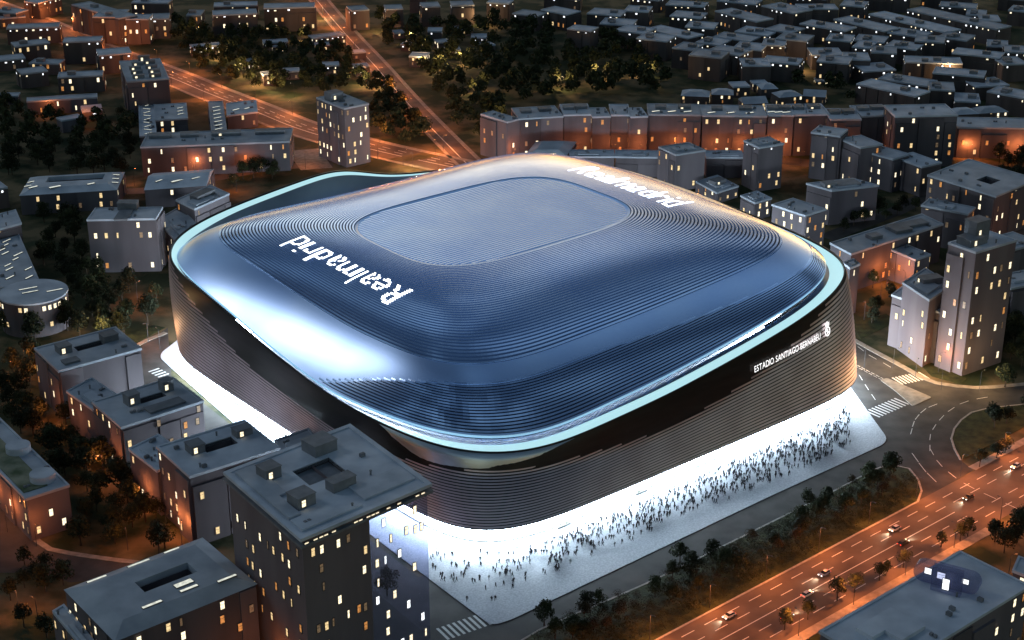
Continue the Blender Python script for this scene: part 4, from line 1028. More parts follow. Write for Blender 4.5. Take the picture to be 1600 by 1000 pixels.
for i, e in enumerate(sorted(small)):
    block('small park house with lit windows among dark trees, %s counting from the left' % ordinal(i), *e[:5], e[5], name='park_house', group='small houses in the park', seed=260 + i, far=True, lit=.5, bay=4, over=.2, win=(1.3, 1.8), floors=2, kinds=['lit_a', 'lit_b', 'lit_d'], top_bright=i % 2 == 0, wall='wall_dark')
hs = [(1064, 150, 1108, 152, 14, 14, 'hip'), (1112, 148, 1146, 149, 16, 12, 'hip'), (1146, 137, 1172, 136, 16, 12, 'flat'), (1178, 132, 1200, 131, 12, 8, 'flat'), (1163, 163, 1200, 161, 14, 12, 'gable'), (1218, 153, 1255, 150, 14, 12, 'hip'), (1255, 150, 1290, 152, 12, 12, 'gable'), (1275, 128, 1298, 128, 4, 8, 'flat'),
      (1492, 180, 1530, 178, 16, 12, 'hip'), (1530, 178, 1576, 175, 14, 12, 'hip'), (1190, 140, 1216, 139, 14, 12, 'hip')]
for i, e in enumerate(sorted(hs)):
    block('little villa just behind the long curved terrace, %s from left' % ordinal(i), *e[:5], e[5], name='villa', group='villas behind the terrace', roof=e[6], seed=290 + i, far=True, lit=.5, bay=4, over=.2, win=(1.2, 1.8), floors=2, wall='wall_dark')
block('orange-lit low house in the dark park at far left', 42, 160, 152, 153, 20, 9, name='park_house', seed=310, far=True, lit=.4, over=.2)
block('small gabled house with two bright windows beside the orange-lit house', 129, 176, 160, 173, 15, 10, name='park_house', roof='gable', seed=311, far=True, lit=.9, over=.2, bay=7, floors=1, kinds=['lit_e'], win=(1.8, 3))
block('pale low shed at the far left edge above the trees', -8, 152, 28, 151, 12, 8, name='park_house', seed=312, far=True, lit=0, over=.2)
block('low pale pavilion below the gabled house at far left', 97, 190, 130, 184, 18, 8, name='park_house', seed=313, far=True, lit=.1, over=.2)
# right edge, near the tall pale tower
block('dark block behind the tall pale tower at the right edge', 1560, 398, 1625, 380, 60, 16, name='edge_block', seed=320, lit=.35)
block('low roofed block right of the tall pale tower at the frame edge', 1580, 452, 1640, 440, 60, 14, name='edge_block', seed=321, lit=.2)

# ------------------------------------------------------------------ trees
def tree_meshes(seed, h, spread, nleaf, leafmat, low=False):
    rng = random.Random(seed); tb = MB(); trunk_h = h * (0.32 if not low else 0.15)
    top = Vector((rng.uniform(-.3, .3), rng.uniform(-.3, .3), h * .72))
    tb.tube([(0, 0, -.3), (0.05, 0, trunk_h * .5), (0.1, .05, trunk_h), tuple(top)], [h * .028, h * .022, h * .018, h * .006], 6)
    centres = []
    nl = 6
    for i in range(nl):
        a = 2 * math.pi * (i + rng.uniform(-.3, .3)) / nl; r = spread * rng.uniform(.35, .62); z = trunk_h + (h - trunk_h) * rng.uniform(.2, .6)
        e = Vector((math.cos(a) * r, math.sin(a) * r, z)); s = Vector((0.08, 0.03, trunk_h * rng.uniform(.8, 1.2)))
        tb.tube([tuple(s), tuple((s + e) / 2 + Vector((0, 0, .3))), tuple(e)], [h * .012, h * .009, h * .003], 5)
        centres.append((e, spread * rng.uniform(.36, .52)))
    for i in range(4):
        a = rng.uniform(0, 6.28); r = spread * rng.uniform(0, .32); centres.append((Vector((math.cos(a) * r, math.sin(a) * r, h * rng.uniform(.68, .86))), spread * rng.uniform(.34, .48)))
    cb = MB(); sz = h * 0.036
    for i in range(nleaf):
        c, rad = rng.choice(centres)
        d = Vector((rng.gauss(0, 1), rng.gauss(0, 1), rng.gauss(0, .8))).normalized() * rad * rng.uniform(.45, 1.05) ** .6
        p = c + d; n = (d.normalized() + Vector((rng.uniform(-.8, .8), rng.uniform(-.8, .8), rng.uniform(-.3, .9)))).normalized()
        x = n.orthogonal().normalized(); y = n.cross(x); s = sz * rng.uniform(.6, 1.4); an = rng.uniform(0, 6.28)
        x, y = x * math.cos(an) + y * math.sin(an), y * math.cos(an) - x * math.sin(an)
        cb.add([p - x * s, p + y * s * .7, p + x * s, p - y * s * .7 + n * s * .3], [(0, 1, 2, 3)])
    return tb.mesh('trunk', M['trunk']), cb.mesh('crown', leafmat)
TREES = [tree_meshes(1, 10, 4.6, 900, M['leaf']), tree_meshes(2, 11, 4.2, 900, M['leaf']), tree_meshes(3, 9, 5.0, 950, M['leaf']), tree_meshes(4, 12, 5.2, 1000, M['leaf'])]
STREET = [tree_meshes(11, 7.5, 3.0, 650, M['leaf']), tree_meshes(12, 7, 2.8, 600, M['leaf'])]
RED = [tree_meshes(21, 8, 3.8, 750, M['leaf_red'])]
SHRUB = [tree_meshes(31, 4.5, 3.4, 500, M['leaf'], True), tree_meshes(32, 4.0, 3.2, 480, M['leaf_red'], True)]
def put_tree(q, kinds, label, group, s=1.0, name='tree', rng=random):
    tm, cm = rng.choice(kinds)
    root = empty(name, (q.x, q.y, 0.0)); root.rotation_euler = (0, 0, rng.uniform(0, 6.28)); k = s * rng.uniform(.8, 1.2); root.scale = (k, k, k * rng.uniform(.9, 1.1))
    tag(root, label, 'tree' if name == 'tree' else 'shrub', group)
    link('trunk', tm, root); link('crown', cm, root); return root
# footprints that trees, lamps and people must keep clear of
FOOT = []
for b in ALLB:
    for c in b.children:
        if c.name.startswith('wall'):
            vs = [(v.co.x + b.location.x, v.co.y + b.location.y) for v in c.data.vertices[:4]]; FOOT.append(vs); break
def inpoly(x, y, poly):
    r = False; j = len(poly) - 1
    for i in range(len(poly)):
        if (poly[i][1] > y) != (poly[j][1] > y) and x < (poly[j][0] - poly[i][0]) * (y - poly[i][1]) / (poly[j][1] - poly[i][1]) + poly[i][0]: r = not r
        j = i
    return r
def seg_d(x, y, poly):
    m = 1e9
    for i in range(len(poly)):
        ax, ay = poly[i - 1]; bx_, by_ = poly[i]; dx, dy = bx_ - ax, by_ - ay; t = max(0, min(1, ((x - ax) * dx + (y - ay) * dy) / (dx * dx + dy * dy + 1e-9)))
        m = min(m, math.hypot(x - ax - dx * t, y - ay - dy * t))
    return m
PLZ = [(p.x, p.y) for p in pl]; JN = [(p.x, p.y) for p in jn]; SD = [(p.x, p.y) for p in side]
ROADS = [(e1, 14.5), (e2, 8), (ave, 14), (e4, 8), (e6, 6)]
def line_d(line, q):
    m = 1e9
    for i in range(len(line.p) - 1):
        a, b_ = line.p[i], line.p[i + 1]; d = b_ - a; t = max(0, min(1, (q - a).dot(d) / d.length_squared)); m = min(m, (q - a - d * t).length)
    return m
def clear(q, marg=2.5, streets=True):
    if inpoly(q.x, q.y, PLZ) or (streets and (inpoly(q.x, q.y, JN))): return False
    for l, w in ROADS:
        if line_d(l, Vector((q.x, q.y, 0))) < w: return False
    for f in FOOT:
        if abs(f[0][0] - q.x) > 120 or abs(f[0][1] - q.y) > 120: continue
        if inpoly(q.x, q.y, f) or seg_d(q.x, q.y, f) < marg: return False
    return True
def fill(poly, spacing, rng):
    """scattered ground points inside a pixel polygon"""
    W = px(*poly); pp = [(p.x, p.y) for p in W]
    x0, x1 = min(p[0] for p in pp), max(p[0] for p in pp); y0, y1 = min(p[1] for p in pp), max(p[1] for p in pp)
    out = []; y = y0
    while y < y1:
        x = x0
        while x < x1:
            q = Vector((x + rng.uniform(-.45, .45) * spacing, y + rng.uniform(-.45, .45) * spacing, 0))
            if inpoly(q.x, q.y, pp): out.append(q)
            x += spacing
        y += spacing
    return out
rng = random.Random(42)
AREAS = [  # pixel polygon, spacing, trees, scale, label, name, group
 ([(70, 335), (135, 350), (140, 430), (262, 470), (256, 508), (205, 540), (170, 525), (60, 545), (0, 545), (0, 480), (100, 500), (105, 450), (62, 430)], 10.5, TREES, 1.05, 'dark broadleaf tree in the grove left of the stadium corner', 'tree', 'grove left of the stadium'),
 ([(0, 560), (50, 555), (95, 640), (150, 690), (205, 735), (245, 790), (290, 870), (215, 872), (110, 850), (112, 770), (0, 640)], 8.5, TREES, 1.0, 'dark tree in the strip between the long hall and the row of blocks', 'tree', 'trees beside the row of blocks'),
 ([(0, 165), (35, 170), (120, 200), (215, 195), (215, 262), (180, 280), (40, 272), (0, 285)], 13, TREES, 1.1, 'dark tree in the far left park below the orange-lit house', 'tree', 'far left park trees'),
 ([(590, 35), (640, 45), (760, 40), (900, 65), (985, 70), (1055, 118), (1060, 145), (800, 165), (785, 235), (735, 235), (690, 160), (640, 110), (600, 70)], 14, TREES, 1.15, 'dark tree in the park right of the straight far avenue', 'tree', 'park trees right of the far avenue'),
 ([(270, 40), (330, 62), (400, 55), (480, 55), (530, 75), (600, 150), (560, 145), (495, 150), (400, 150), (330, 120), (275, 90)], 12, TREES, 1.0, 'dark tree in the park between the two far avenues', 'tree', 'park trees between the far avenues'),
 ([(582, 145), (610, 135), (685, 235), (645, 242), (585, 225)], 10, TREES, 1.05, 'dark tree between the slim tower block and the far avenue', 'tree', 'trees by the slim tower block'),
 ([(830, 988), (1125, 862), (1370, 740), (1405, 740), (1400, 775), (1250, 850), (1100, 925), (1010, 965), (930, 1000), (850, 1000)], 5.4, TREES + SHRUB + SHRUB + RED, .7, 'dark bushy tree on the planted median beside the avenue', 'tree', 'trees on the planted median'),
 ([(1505, 660), (1530, 648), (1600, 636), (1640, 640), (1560, 672), (1515, 690)], 9, TREES, .8, 'dark tree on the roundabout garden at the right edge', 'tree', 'roundabout garden trees'),
 ([(1530, 820), (1600, 800), (1640, 820), (1600, 880), (1550, 858)], 8, RED + TREES, .95, 'dark reddish tree beyond the pavement end, lower right', 'tree', 'trees beyond the pavement end'),
 ([(0, 885), (60, 880), (120, 890), (100, 920), (85, 950), (80, 1000), (0, 1000)], 8, TREES, .75, 'dark tree beside the road at the bottom left edge', 'tree', 'trees at the bottom left'),
 ([(1290, 345), (1400, 320), (1450, 330), (1300, 372)], 10, TREES, .85, 'dark tree on the street right behind the stadium', 'tree', 'street trees behind the stadium'),
 ([(1540, 250), (1600, 235), (1640, 300), (1600, 340), (1580, 320)], 11, TREES, 1.1, 'dark tree at the right edge beside the wedge-shaped block', 'tree', 'trees at the right edge'),
 ([(1345, 455), (1390, 440), (1400, 500), (1350, 490)], 9, TREES, .8, 'dark tree on the lit courtyard right of the stadium', 'tree', 'courtyard trees right of the stadium'),
 ([(1280, 108), (1345, 110), (1340, 170), (1290, 165), (1240, 135)], 16, TREES, 1.0, 'dark tree among the far villas at upper right', 'tree', 'trees among the villas'),
 ([(330, 262), (360, 250), (440, 262), (440, 280), (365, 300)], 10, TREES, 1.0, 'dark tree between the far blocks and the stadium rim at left', 'tree', 'trees behind the stadium rim'),
 ([(480, 880), (660, 910), (670, 990), (560, 990)], 11, TREES, .9, 'dark tree at the foot of the corner tower', 'tree', 'trees at the tower foot'),
 ([(395, 870), (440, 880), (470, 990), (430, 1000), (410, 930)], 8, TREES, .9, 'dark tree in the gap between the courtyard roof and the corner tower', 'tree', 'trees left of the tower'),
 ([(1500, 470), (1600, 470), (1640, 560), (1560, 590), (1515, 570)], 9, TREES, 1.0, 'dark tree behind the tall pale tower at the right edge', 'tree', 'trees by the pale tower'),
]
cand = []
for poly, sp, kinds, sc_, lab, nm, grp in AREAS:
    for q in fill(poly, sp, rng):
        if clear(q, 2.2): cand.append((q, kinds, lab, grp, sc_, nm))
# single trees that stand out
for x, y, sc_, lab in ((1435, 555, 1.05, 'lone round tree in front of the tall pale tower'), (1362, 505, .8, 'small tree on the orange-lit courtyard beside the stadium right edge'), (850, 977, .65, 'small bush-like tree at the tip of the planted median'),
                   (640, 655, .1, ''), (1390, 745, 1.0, 'tall tree at the head of the planted median'), (190, 185, .9, 'lone tree beside the orange-lit park ground at far left'), (398, 268, 1.0, 'tree right behind the long two-tier block'), (1570, 605, .9, 'tree overlapping the far pavement of the junction'),
                   (1062, 880, .8, 'broad tree leaning over the street below the plaza'), (1310, 252, .9, 'tree in front of the curved stepped block'), (990, 240, .7, 'single tree against the long curved terrace'), (605, 930, 1.0, 'tree seen through the glass wing of the corner tower'), (300, 330, .9, 'tree behind the broad block near the stadium corner')):
    if lab: put_tree(G(x, y), TREES, lab, None, sc_, rng=rng)
STR = [(1226, 982), (1262, 966), (1308, 936), (1335, 924), (1374, 905), (1384, 897), (1411, 885), (1470, 853), (1500, 843), (1512, 836)]
for i, (x, y) in enumerate(STR): put_tree(G(x, y + 2), STREET, 'small street tree on the pavement of the avenue, %s from the bottom' % ordinal(i), 'street trees along the avenue', 1.0, rng=rng)
for i, (x, y) in enumerate(((1530, 730), (1557, 716), (1570, 708))): put_tree(G(x, y), STREET, 'small street tree on the upper pavement near the roundabout, %s from left' % ordinal(i), 'street trees by the roundabout', .95, rng=rng)
cand.sort(key=lambda c: c[0].y)
rng.shuffle(cand) if False else None
NIND = 285
for c in cand[:NIND]: put_tree(*c[:4], s=c[4], name=c[5], rng=rng)
# what remains, far off, reads as dark woodland
if len(cand) > NIND:
    mb_v, mb_f = [], []
    src = [(np.array([v.co[:] for v in t[1].vertices]), len(t[1].polygons)) for t in TREES]
    for c in cand[NIND:]:
        vv, nf = src[rng.randrange(4)]; sel = rng.sample(range(nf), 260); a = rng.uniform(0, 6.28); k = c[4] * rng.uniform(.85, 1.2)
        rot_ = np.array([[math.cos(a), -math.sin(a), 0], [math.sin(a), math.cos(a), 0], [0, 0, 1]])
        w4 = vv.reshape(-1, 4, 3)[sel]; ctr_ = w4.mean(1, keepdims=True); w4 = ctr_ + (w4 - ctr_) * 2.0
        q = (w4.reshape(-1, 3) * k) @ rot_.T + [c[0].x, c[0].y, 0]; n0 = len(mb_v)
        mb_v += q.tolist(); mb_f += [(n0 + 4 * i, n0 + 4 * i + 1, n0 + 4 * i + 2, n0 + 4 * i + 3) for i in range(len(sel))]
    me = bpy.data.meshes.new('woodland'); me.from_pydata(mb_v, [], mb_f); me.materials.append(M['leaf']); me.update()
    o = link('woodland', me); tag(o, 'dark mass of far park trees behind the avenues', 'woodland', kind='stuff')
print('TREES', len(cand))
# low planting on the median
mv, mf = [], []
sv = [np.array([v.co[:] for v in t[1].vertices]) for t in SHRUB]
nsh = 0
for q in fill([(850, 990), (1125, 862), (1370, 738), (1430, 750), (1434, 780), (1030, 995), (900, 1060), (830, 1005)], 3.4, rng):
    if line_d(kb, q) < 2.0 or line_d(kb2, q) < 2.2: continue
    vv = sv[rng.randrange(2)].reshape(-1, 4, 3); sel = rng.sample(range(len(vv)), 200); k = rng.uniform(.5, 1.0)
    w4 = vv[sel]; c_ = w4.mean(1, keepdims=True); w4 = c_ + (w4 - c_) * 1.5
    p_ = w4.reshape(-1, 3) * [k, k, k * .8] + [q.x, q.y, .1]; n0 = len(mv); mv += p_.tolist(); mf += [(n0 + 4 * i, n0 + 4 * i + 1, n0 + 4 * i + 2, n0 + 4 * i + 3) for i in range(len(sel))]
me = bpy.data.meshes.new('ground_cover'); me.from_pydata(mv, [], mf); me.materials.append(M['leaf']); me.update()
o = link('ground_cover', me); tag(o, 'low dark shrubs filling the planted median beside the avenue', 'ground cover', kind='stuff')

# ------------------------------------------------------------------ street lamps
M['lamp_warm'] = glow('sodium_lamp', (1.0, 0.55, 0.22), 9.0)
M['lamp_white'] = glow('white_lamp', (1.0, 0.86, 0.62), 9.0)
pm_ = MB(); pm_.tube([(0, 0, 0), (0, 0, 4.5), (0, 0, 8.6)], [.11, .085, .06], 6); POLE = pm_.mesh('pole', M['metal_dark'])
am_ = MB(); am_.tube([(0, 0, 8.5), (.5, 0, 9.0), (1.5, 0, 9.2)], [.055, .05, .045], 5); ARM = am_.mesh('arm', M['metal_dark'])
hm_ = MB(); hm_.box((1.75, 0, 9.2), (.8, .3, .14)); HEAD = hm_.mesh('lamp_head', M['metal_dark'])
def lens(mat):
    b_ = MB(); b_.quad((1.4, -.12, 9.115), (1.4, .12, 9.115), (2.1, .12, 9.115), (2.1, -.12, 9.115)); return b_.mesh('lens', mat)
LENS = {'w': lens(M['lamp_warm']), 'y': lens(M['lamp_white'])}
LD = {}
def lamp_light(kind, e):
    key = (kind, e)
    if key not in LD:
        cut = e == LAMP_E * 0.85      # the avenue lamps throw their light down
        l = bpy.data.lights.new('lamp_light', 'SPOT' if cut else 'POINT'); l.energy = e
        if cut: l.spot_size = R(170); l.spot_blend = 0.35
        l.shadow_soft_size = .35; l.color = (1.0, 0.27, 0.07) if kind == 'w' else (1.0, 0.62, 0.28); LD[key] = l
    return LD[key]
LAMPS = []
def street_lamp(q, rz, kind, e, label, group):
    LAMPS.append(q)
    r = empty('street_lamp', (q.x, q.y, 0)); r.rotation_euler = (0, 0, rz); tag(r, label, 'street lamp', group)
    link('pole', POLE, r); link('arm', ARM, r); hd = link('lamp_head', HEAD, r); link('lens', LENS[kind], hd)
    lo = bpy.data.objects.new('lamp_light', lamp_light(kind, e)); lo.parent = r; lo.location = (1.75, 0, 8.9); col.objects.link(lo)
LAMP_E = 6000
def lamp_row(line, off, step, kind, e, label, group, s0=5, s1=None, face=1):
    s = s0; s1 = s1 or line.s[-1]
    while s < s1:
        q, d = line.at(s, off); p_ = P(q)
        if -60 < p_[0] < 1660 and -30 < p_[1] < 1060:
            a = math.atan2(d.y, d.x) - math.pi / 2 * face * (1 if off > 0 else -1); street_lamp(q, a, kind, e, label, group)
        s += step
lamp_row(ave, -AVW / 2 - .9, 26, 'w', LAMP_E * 0.85, 'slim street lamp on the pavement side of the avenue', 'lamps along the avenue pavement', 12)
lamp_row(ave, AVW / 2 + .9, 26, 'w', LAMP_E * 0.85, 'slim street lamp on the median side of the avenue', 'lamps along the median side of the avenue', 29)
lamp_row(e1, 12, 42, 'w', LAMP_E * .9, 'slim street lamp along the wide far avenue', 'lamps along the wide far avenue')
lamp_row(e1, -12.3, 42, 'w', LAMP_E * .65, 'slim street lamp along the near side of the wide far avenue', 'lamps on the near side of the wide far avenue', 25)
lamp_row(e2, -7, 40, 'w', LAMP_E * .88, 'slim street lamp along the straight far avenue', 'lamps along the straight far avenue')
for kind, e, lab, grp, pts in (
  ('w', LAMP_E * .19, 'slim street lamp lighting the ground between the dark trees', 'lamps among the trees and blocks',
   [(240, 485), (215, 470), (150, 182), (70, 176), (60, 600), (22, 600), (40, 575), (430, 246), (480, 262), (300, 255), (340, 262), (370, 300), (210, 290), (1215, 250), (1250, 262), (1560, 236), (1590, 232), (1405, 425), (1385, 455), (1398, 432), (1375, 470), (1466, 582),
    (128, 668), (112, 640), (160, 712), (182, 735), (225, 790), (262, 842), (285, 856), (48, 850), (25, 820), (8, 800), (505, 985), (445, 985), (390, 960), (30, 960), (60, 975), (1570, 365), (1600, 395), (590, 250), (650, 238), (1350, 500), (1345, 425), (200, 860), (1575, 905), (1600, 960), (250, 545), (232, 535)]),
  ('w', LAMP_E * .3, 'slim street lamp at the foot of the long curved terrace', 'lamps at the foot of the terrace',
   [(800, 258), (835, 252), (865, 252), (905, 248), (950, 247), (1000, 247), (1050, 248), (1110, 247), (1150, 246), (1235, 243), (1262, 240), (1300, 246), (1510, 250), (1545, 248), (1590, 248)]),
  ('y', LAMP_E * .8, 'slim street lamp with pale light in the park', 'pale lamps in the park',
   [(655, 85), (690, 112), (705, 128), (680, 100), (645, 70), (745, 150), (560, 135), (590, 140), (460, 152), (430, 142), (400, 130), (340, 95), (310, 62), (480, 62), (505, 30), (720, 100), (380, 120), (600, 50), (780, 200), (750, 40), (930, 125), (1010, 125), (880, 140), (640, 235), (160, 540), (1480, 110), (1240, 112)]),
  ('y', LAMP_E * .55, 'slim street lamp with pale light at the junction', 'pale lamps at the junction', [(1350, 575), (1470, 610), (1530, 612), (1395, 575), (1430, 590)])):
    for x, y in pts:
        q = G(x, y)
        for _ in range(30):
            ok = clear(q, 4.0, streets=False) and not inpoly(q.x, q.y, PLZ)
            if ok: break
            q = q + Vector((rng.uniform(-4, 4), rng.uniform(-5, 2), 0))
        if ok: street_lamp(q, rng.uniform(0, 6.28), kind, e, lab, grp)

# no crown grows through a lamp
for o in [o for o in scene.objects if o.type == 'EMPTY' and o.name.split('.')[0] == 'tree' and not o.get('label', '').startswith('small street tree')]:
    if any((o.location.x - q.x) ** 2 + (o.location.y - q.y) ** 2 < 16 for q in LAMPS):
        for c in list(o.children): bpy.data.objects.remove(c)
        bpy.data.objects.remove(o)

# labels of the smaller groups count from the left of the picture
bpy.context.view_layer.update()
_grp = {}
for o in scene.objects:
    if o.type == 'EMPTY' and o.get('category') in ('tree', 'street lamp') and o.get('group'): _grp.setdefault(o['label'], []).append(o)
for lab, os_l in _grp.items():
    if 2 <= len(os_l) <= 20 and len(lab.split()) <= 13:
        for i, o in enumerate(sorted(os_l, key=lambda o: P(o.location)[0])): o['label'] = lab + ', %s from left' % ordinal(i)

# ------------------------------------------------------------------ cars on the avenue
def car_meshes(paint):
    out = {}
    prof = [(-2.2, .30), (-2.25, .62), (-2.1, .86), (-1.25, .93), (1.05, .95), (1.95, .82), (2.22, .62), (2.2, .30)]
    mb = MB(); n = len(prof)
    rows = []
    for y, k in ((-.88, .96), (-.80, 1.0), (.80, 1.0), (.88, .96)):
        ins = .93 if abs(y) > .85 else 1
        rows.append([(x * (1 if ins == 1 else .985), y, .30 + (z - .30) * (1 if ins == 1 else .90)) for x, z in prof])
    vs = [p for r in rows for p in r]; fs = [tuple(range(n)), tuple(range(4 * n - 1, 3 * n - 1, -1))]
    for i in range(3):
        for j in range(n): fs.append((i * n + j, (i + 1) * n + j, (i + 1) * n + (j + 1) % n, i * n + (j + 1) % n))
    mb.add(vs, fs)
    cab = [(-1.95, .9), (-1.35, 1.40), (.30, 1.44), (1.10, .93)]
    w0, w1 = .78, .60
    b_ = [(-1.35, -w1, 1.40), (.30, -w1, 1.44), (.30, w1, 1.44), (-1.35, w1, 1.40)]
    mb.quad(*b_); mb.quad(*[(x, y, z + .03) for x, y, z in b_])
    out['body'] = mb.mesh('body', paint)
    gb = MB(); lo = [(-1.95, -w0, .9), (1.10, -w0, .93), (1.10, w0, .93), (-1.95, w0, .9)]
    for i in range(4): gb.quad(lo[i], lo[(i + 1) % 4], (b_[(i + 1) % 4]), b_[i])
    out['windows'] = gb.mesh('windows', M['car_glass'])
    wb = MB(); wb.tube([(0, -.11, 0), (0, .11, 0)], [.33, .33], 14); out['wheel'] = wb.mesh('wheel', M['tyre'])
    for nm, x, mt in (('headlight', 2.2, M['head']), ('taillight', -2.24, M['tail'])):
        lb = MB(); lb.box((0, 0, 0), (.08, .36, .14)); out[nm] = lb.mesh(nm, mt)
    return out
M['car_glass'] = surf('car_glass', (0.015, 0.02, 0.03), (0.02, 0.028, 0.04), 1, .08, spec=.6)
M['tyre'] = surf('tyre_rubber', (.02, .02, .02), (.03, .03, .03), 2, .9)
M['head'] = glow('headlight', (1, .93, .78), 5); M['tail'] = glow('taillight', (1, .05, .02), 3)
PAINTS = {k: surf('car_paint_' + k, c, tuple(x * 1.15 for x in c), .5, .3, metal=.3, spec=.5) for k, c in {'silver': (.50, .53, .58), 'dark': (.03, .035, .035), 'blue': (.16, .19, .30), 'green': (.10, .14, .11), 'white': (.66, .68, .72)}.items()}
CM = {k: car_meshes(v) for k, v in PAINTS.items()}
hl = bpy.data.lights.new('headlight_beam', 'SPOT'); hl.energy = 1600; hl.spot_size = R(62); hl.spot_blend = .8; hl.color = (1, .85, .6); hl.shadow_soft_size = .2
def car(x, y, paint, fwd, label):
    q = G(x, y); r = empty('car', (q.x, q.y, .015)); az = math.atan2(AVD.y, AVD.x) + (0 if fwd > 0 else math.pi); r.rotation_euler = (0, 0, az)
    tag(r, label, 'car', 'cars on the avenue'); m_ = CM[paint]
    link('body', m_['body'], r); link('windows', m_['windows'], r)
    for wx in (-1.35, 1.38):
        for wy in (-.80, .80): link('wheel', m_['wheel'], r, (wx, wy, .33))
    for wy in (-.62, .62): link('headlight', m_['headlight'], r, (2.2, wy, .64)); link('taillight', m_['taillight'], r, (-2.22, wy, .70))
    lo = bpy.data.objects.new('headlight_beam', hl); lo.parent = r; lo.location = (2.4, 0, .75); lo.rotation_euler = (0, R(-82), 0); col.objects.link(lo)
for a in ((1398, 828, 'silver', -1, 'silver car on the far lane beside the planted median'), (1411, 850, 'dark', 1, 'dark car near the centre line behind the silver car'), (1513, 779, 'dark', -1, 'dark car entering the junction from the avenue'),
          (1587, 730, 'white', -1, 'white car at the right edge on the far lanes'), (1288, 898, 'blue', -1, 'blue car in the middle of the avenue'), (1261, 930, 'silver', 1, 'silver car hugging the centre line below the blue car'), (1230, 966, 'green', 1, 'dark green car on the lower lanes near the street trees'), (1139, 964, 'white', -1, 'pale car nearest the bottom edge of the avenue')):
    car(*a)

# ------------------------------------------------------------------ people on the plaza
M['cloth'] = surf('dark_clothes', (.004, .004, .006), (.018, .018, .024), .9, .9, vary=.6)
M['skin_tone'] = surf('skin', (.30, .18, .12), (.36, .22, .15), 3, .7)
def person_mesh(seed):
    rng = random.Random(seed); st_ = rng.choice([.08, .2, .34, .26]); sw = rng.uniform(-.25, .25)
    J = {'pel': (0, 0, .95), 'chest': (0, .02, 1.28), 'neck': (0, .02, 1.46), 'head': (0, .03, 1.60), 'crown': (0, .02, 1.74)}
    E_ = [('pel', 'chest'), ('chest', 'neck'), ('neck', 'head'), ('head', 'crown')]; Rd = {'pel': (.15, .11), 'chest': (.19, .12), 'neck': (.06, .06), 'head': (.095, .105), 'crown': (.07, .08)}
    for s, sg in (('l', -1), ('r', 1)):
        J['hip' + s] = (.10 * sg, 0, .88); J['kn' + s] = (.11 * sg, st_ * .5 * sg + .04, .48); J['an' + s] = (.11 * sg, st_ * sg, .08); J['to' + s] = (.12 * sg, st_ * sg + .16, .04)
        J['sh' + s] = (.21 * sg, .02, 1.40); J['el' + s] = (.27 * sg, -st_ * .35 * sg + sw * .3, 1.12); J['ha' + s] = (.28 * sg, -st_ * .6 * sg + .12 + sw, .88)
        E_ += [('pel', 'hip' + s), ('hip' + s, 'kn' + s), ('kn' + s, 'an' + s), ('an' + s, 'to' + s), ('chest', 'sh' + s), ('sh' + s, 'el' + s), ('el' + s, 'ha' + s)]
        Rd.update({'hip' + s: (.10, .10), 'kn' + s: (.068, .068), 'an' + s: (.045, .05), 'to' + s: (.045, .035), 'sh' + s: (.075, .075), 'el' + s: (.05, .05), 'ha' + s: (.04, .045)})
    names = list(J); me = bpy.data.meshes.new('p'); me.from_pydata([J[n] for n in names], [(names.index(a), names.index(b_)) for a, b_ in E_], [])
    ob = bpy.data.objects.new('p', me); col.objects.link(ob); md = ob.modifiers.new('s', 'SKIN'); 
    for i, n in enumerate(names):
        sv_ = me.skin_vertices[0].data[i]; sv_.radius = Rd[n]; sv_.use_root = n == 'pel'
    ob.modifiers.new('d', 'SUBSURF').levels = 1
    dg = bpy.context.evaluated_depsgraph_get(); dg.update(); nm = bpy.data.meshes.new_from_object(ob.evaluated_get(dg)); bpy.data.objects.remove(ob)
    nm.name = 'person'; nm.materials.clear(); nm.materials.append(M['cloth']); nm.materials.append(M['skin_tone'])
    for p_ in nm.polygons:
        c = p_.center; p_.material_index = 1 if (1.5 < c.z < 1.68 and c.y > .07) or (abs(c.x) > .24 and c.z < .92 and c.z > .8) else 0
    return nm
PM = [person_mesh(i) for i in range(6)]
spots = []
rng = random.Random(99)
gpoly = [(p[0], p[1]) for p in inward(b0, 3.0, 0)[:, :2]] if False else None
def stadium_clear(q): 
    d = np.array([q.x, q.y]) - SC; u, v = d @ SA, d @ SB; return (abs(u / 108) ** 6 + abs(v / 112) ** 6) > 1.0
tries = 0
while len(spots) < 980 and tries < 60000:
    tries += 1
    t = rng.random(); dens = .16 + .84 * min(1, max(0, (t - .12) / .3))
    if t > .97: dens *= .6
    if rng.random() > dens: continue
    o_ = rng.betavariate(1.3, 1.7)
    x = 672 + (1328 - 672) * t; ya = 852 + (628 - 852) * t ** 1.0; ya += 8; yb_ = ya + 122 - 54 * t
    if t < .2: ya = 858 - 60 * t; yb_ = ya + 95
    y = ya + (yb_ - ya) * o_
    q = G(x, y)
    if not inpoly(q.x, q.y, PLZ) or seg_d(q.x, q.y, PLZ) < 2 or not stadium_clear(q): continue
    if any((q.x - s.x) ** 2 + (q.y - s.y) ** 2 < .5 for s in spots): continue
    spots.append(q)
    if rng.random() < .55 and len(spots) < 978:
        q2 = q + Vector((rng.uniform(-.9, .9), rng.uniform(-.9, .9), 0))
        if all((q2.x - s.x) ** 2 + (q2.y - s.y) ** 2 > .35 for s in spots): spots.append(q2)
spots.sort(key=lambda q: q.y)
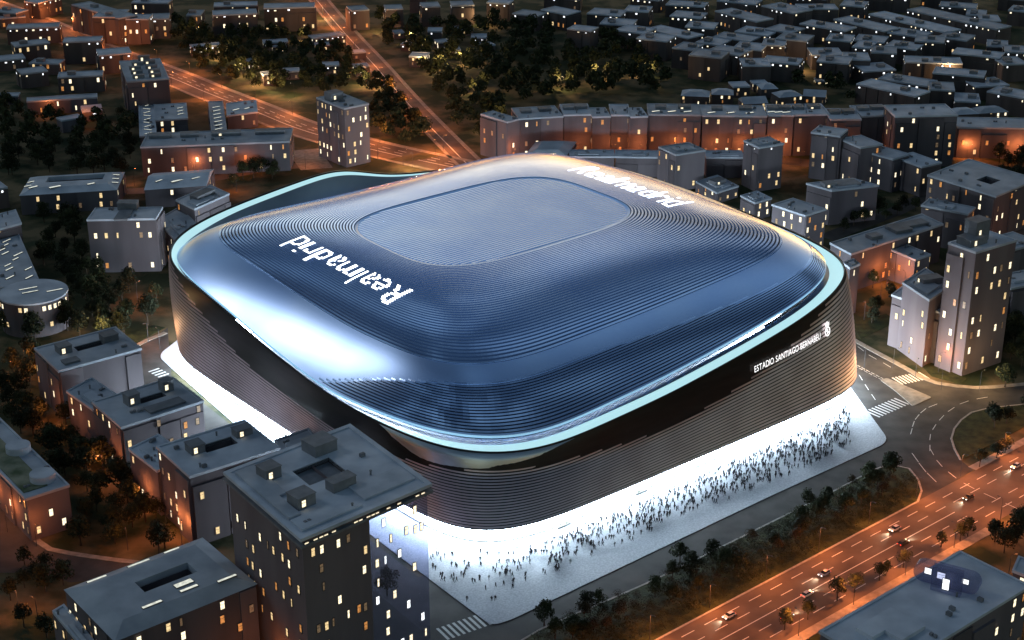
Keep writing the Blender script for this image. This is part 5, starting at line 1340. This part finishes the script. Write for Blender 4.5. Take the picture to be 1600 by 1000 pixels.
for i, q in enumerate(spots[:290]):
    r = rng.uniform(1.1, 1.22); o = link('person', PM[rng.randrange(6)], None, (q.x, q.y, .13), rng.uniform(0, 6.28)); o.scale = (r * 1.15, r * 1.15, r)
    tag(o, 'dark-clothed person standing or strolling on the bright plaza below the stadium', 'person', 'crowd on the plaza')
pv, pf = [], []
pdat = [(np.array([v.co[:] for v in m_.vertices]), [tuple(p_.vertices) for p_ in m_.polygons]) for m_ in PM]
for q in spots[290:]:
    vv, ff = pdat[rng.randrange(6)]; a = rng.uniform(0, 6.28); r = rng.uniform(1.1, 1.22); n0 = len(pv)
    rot_ = np.array([[math.cos(a), -math.sin(a), 0], [math.sin(a), math.cos(a), 0], [0, 0, 1]])
    pv += ((vv * [r * 1.15, r * 1.15, r]) @ rot_.T + [q.x, q.y, .13]).tolist(); pf += [tuple(i + n0 for i in f) for f in ff]
me = bpy.data.meshes.new('crowd'); me.from_pydata(pv, [], pf); me.materials.append(M['cloth']); me.update()
o = link('crowd', me); tag(o, 'dense far part of the crowd on the bright plaza towards the right corner', 'crowd', kind='stuff')
# planters by the lit ground floor
pl_me = MB(); pl_me.box((0, 0, .35), (6, 1.4, .7)); PLM = pl_me.mesh('trough', M['kerb'])
for i, (x, y) in enumerate(((880, 822), (1000, 770), (1112, 718), (1160, 697), (1290, 640))):
    q = G(x, y); r = empty('planter', (q.x, q.y, .13)); r.rotation_euler = (0, 0, math.atan2(SA[1], SA[0])); tag(r, 'green planter trough by the lit ground floor, %s from the left' % ordinal(i), 'planter', 'planters along the glazing')
    link('trough', PLM, r); cb2 = MB(); rg_ = random.Random(i)
    for k in range(90):
        p_ = Vector((rg_.uniform(-2.8, 2.8), rg_.uniform(-.6, .6), .7 + rg_.uniform(0, .8))); s = .22
        n_ = Vector((rg_.uniform(-1, 1), rg_.uniform(-1, 1), 1)).normalized(); x_ = n_.orthogonal().normalized(); y_ = n_.cross(x_)
        cb2.quad(p_ - x_ * s, p_ + y_ * s, p_ + x_ * s, p_ - y_ * s)
    cb2.build('foliage', M['leaf'], r)
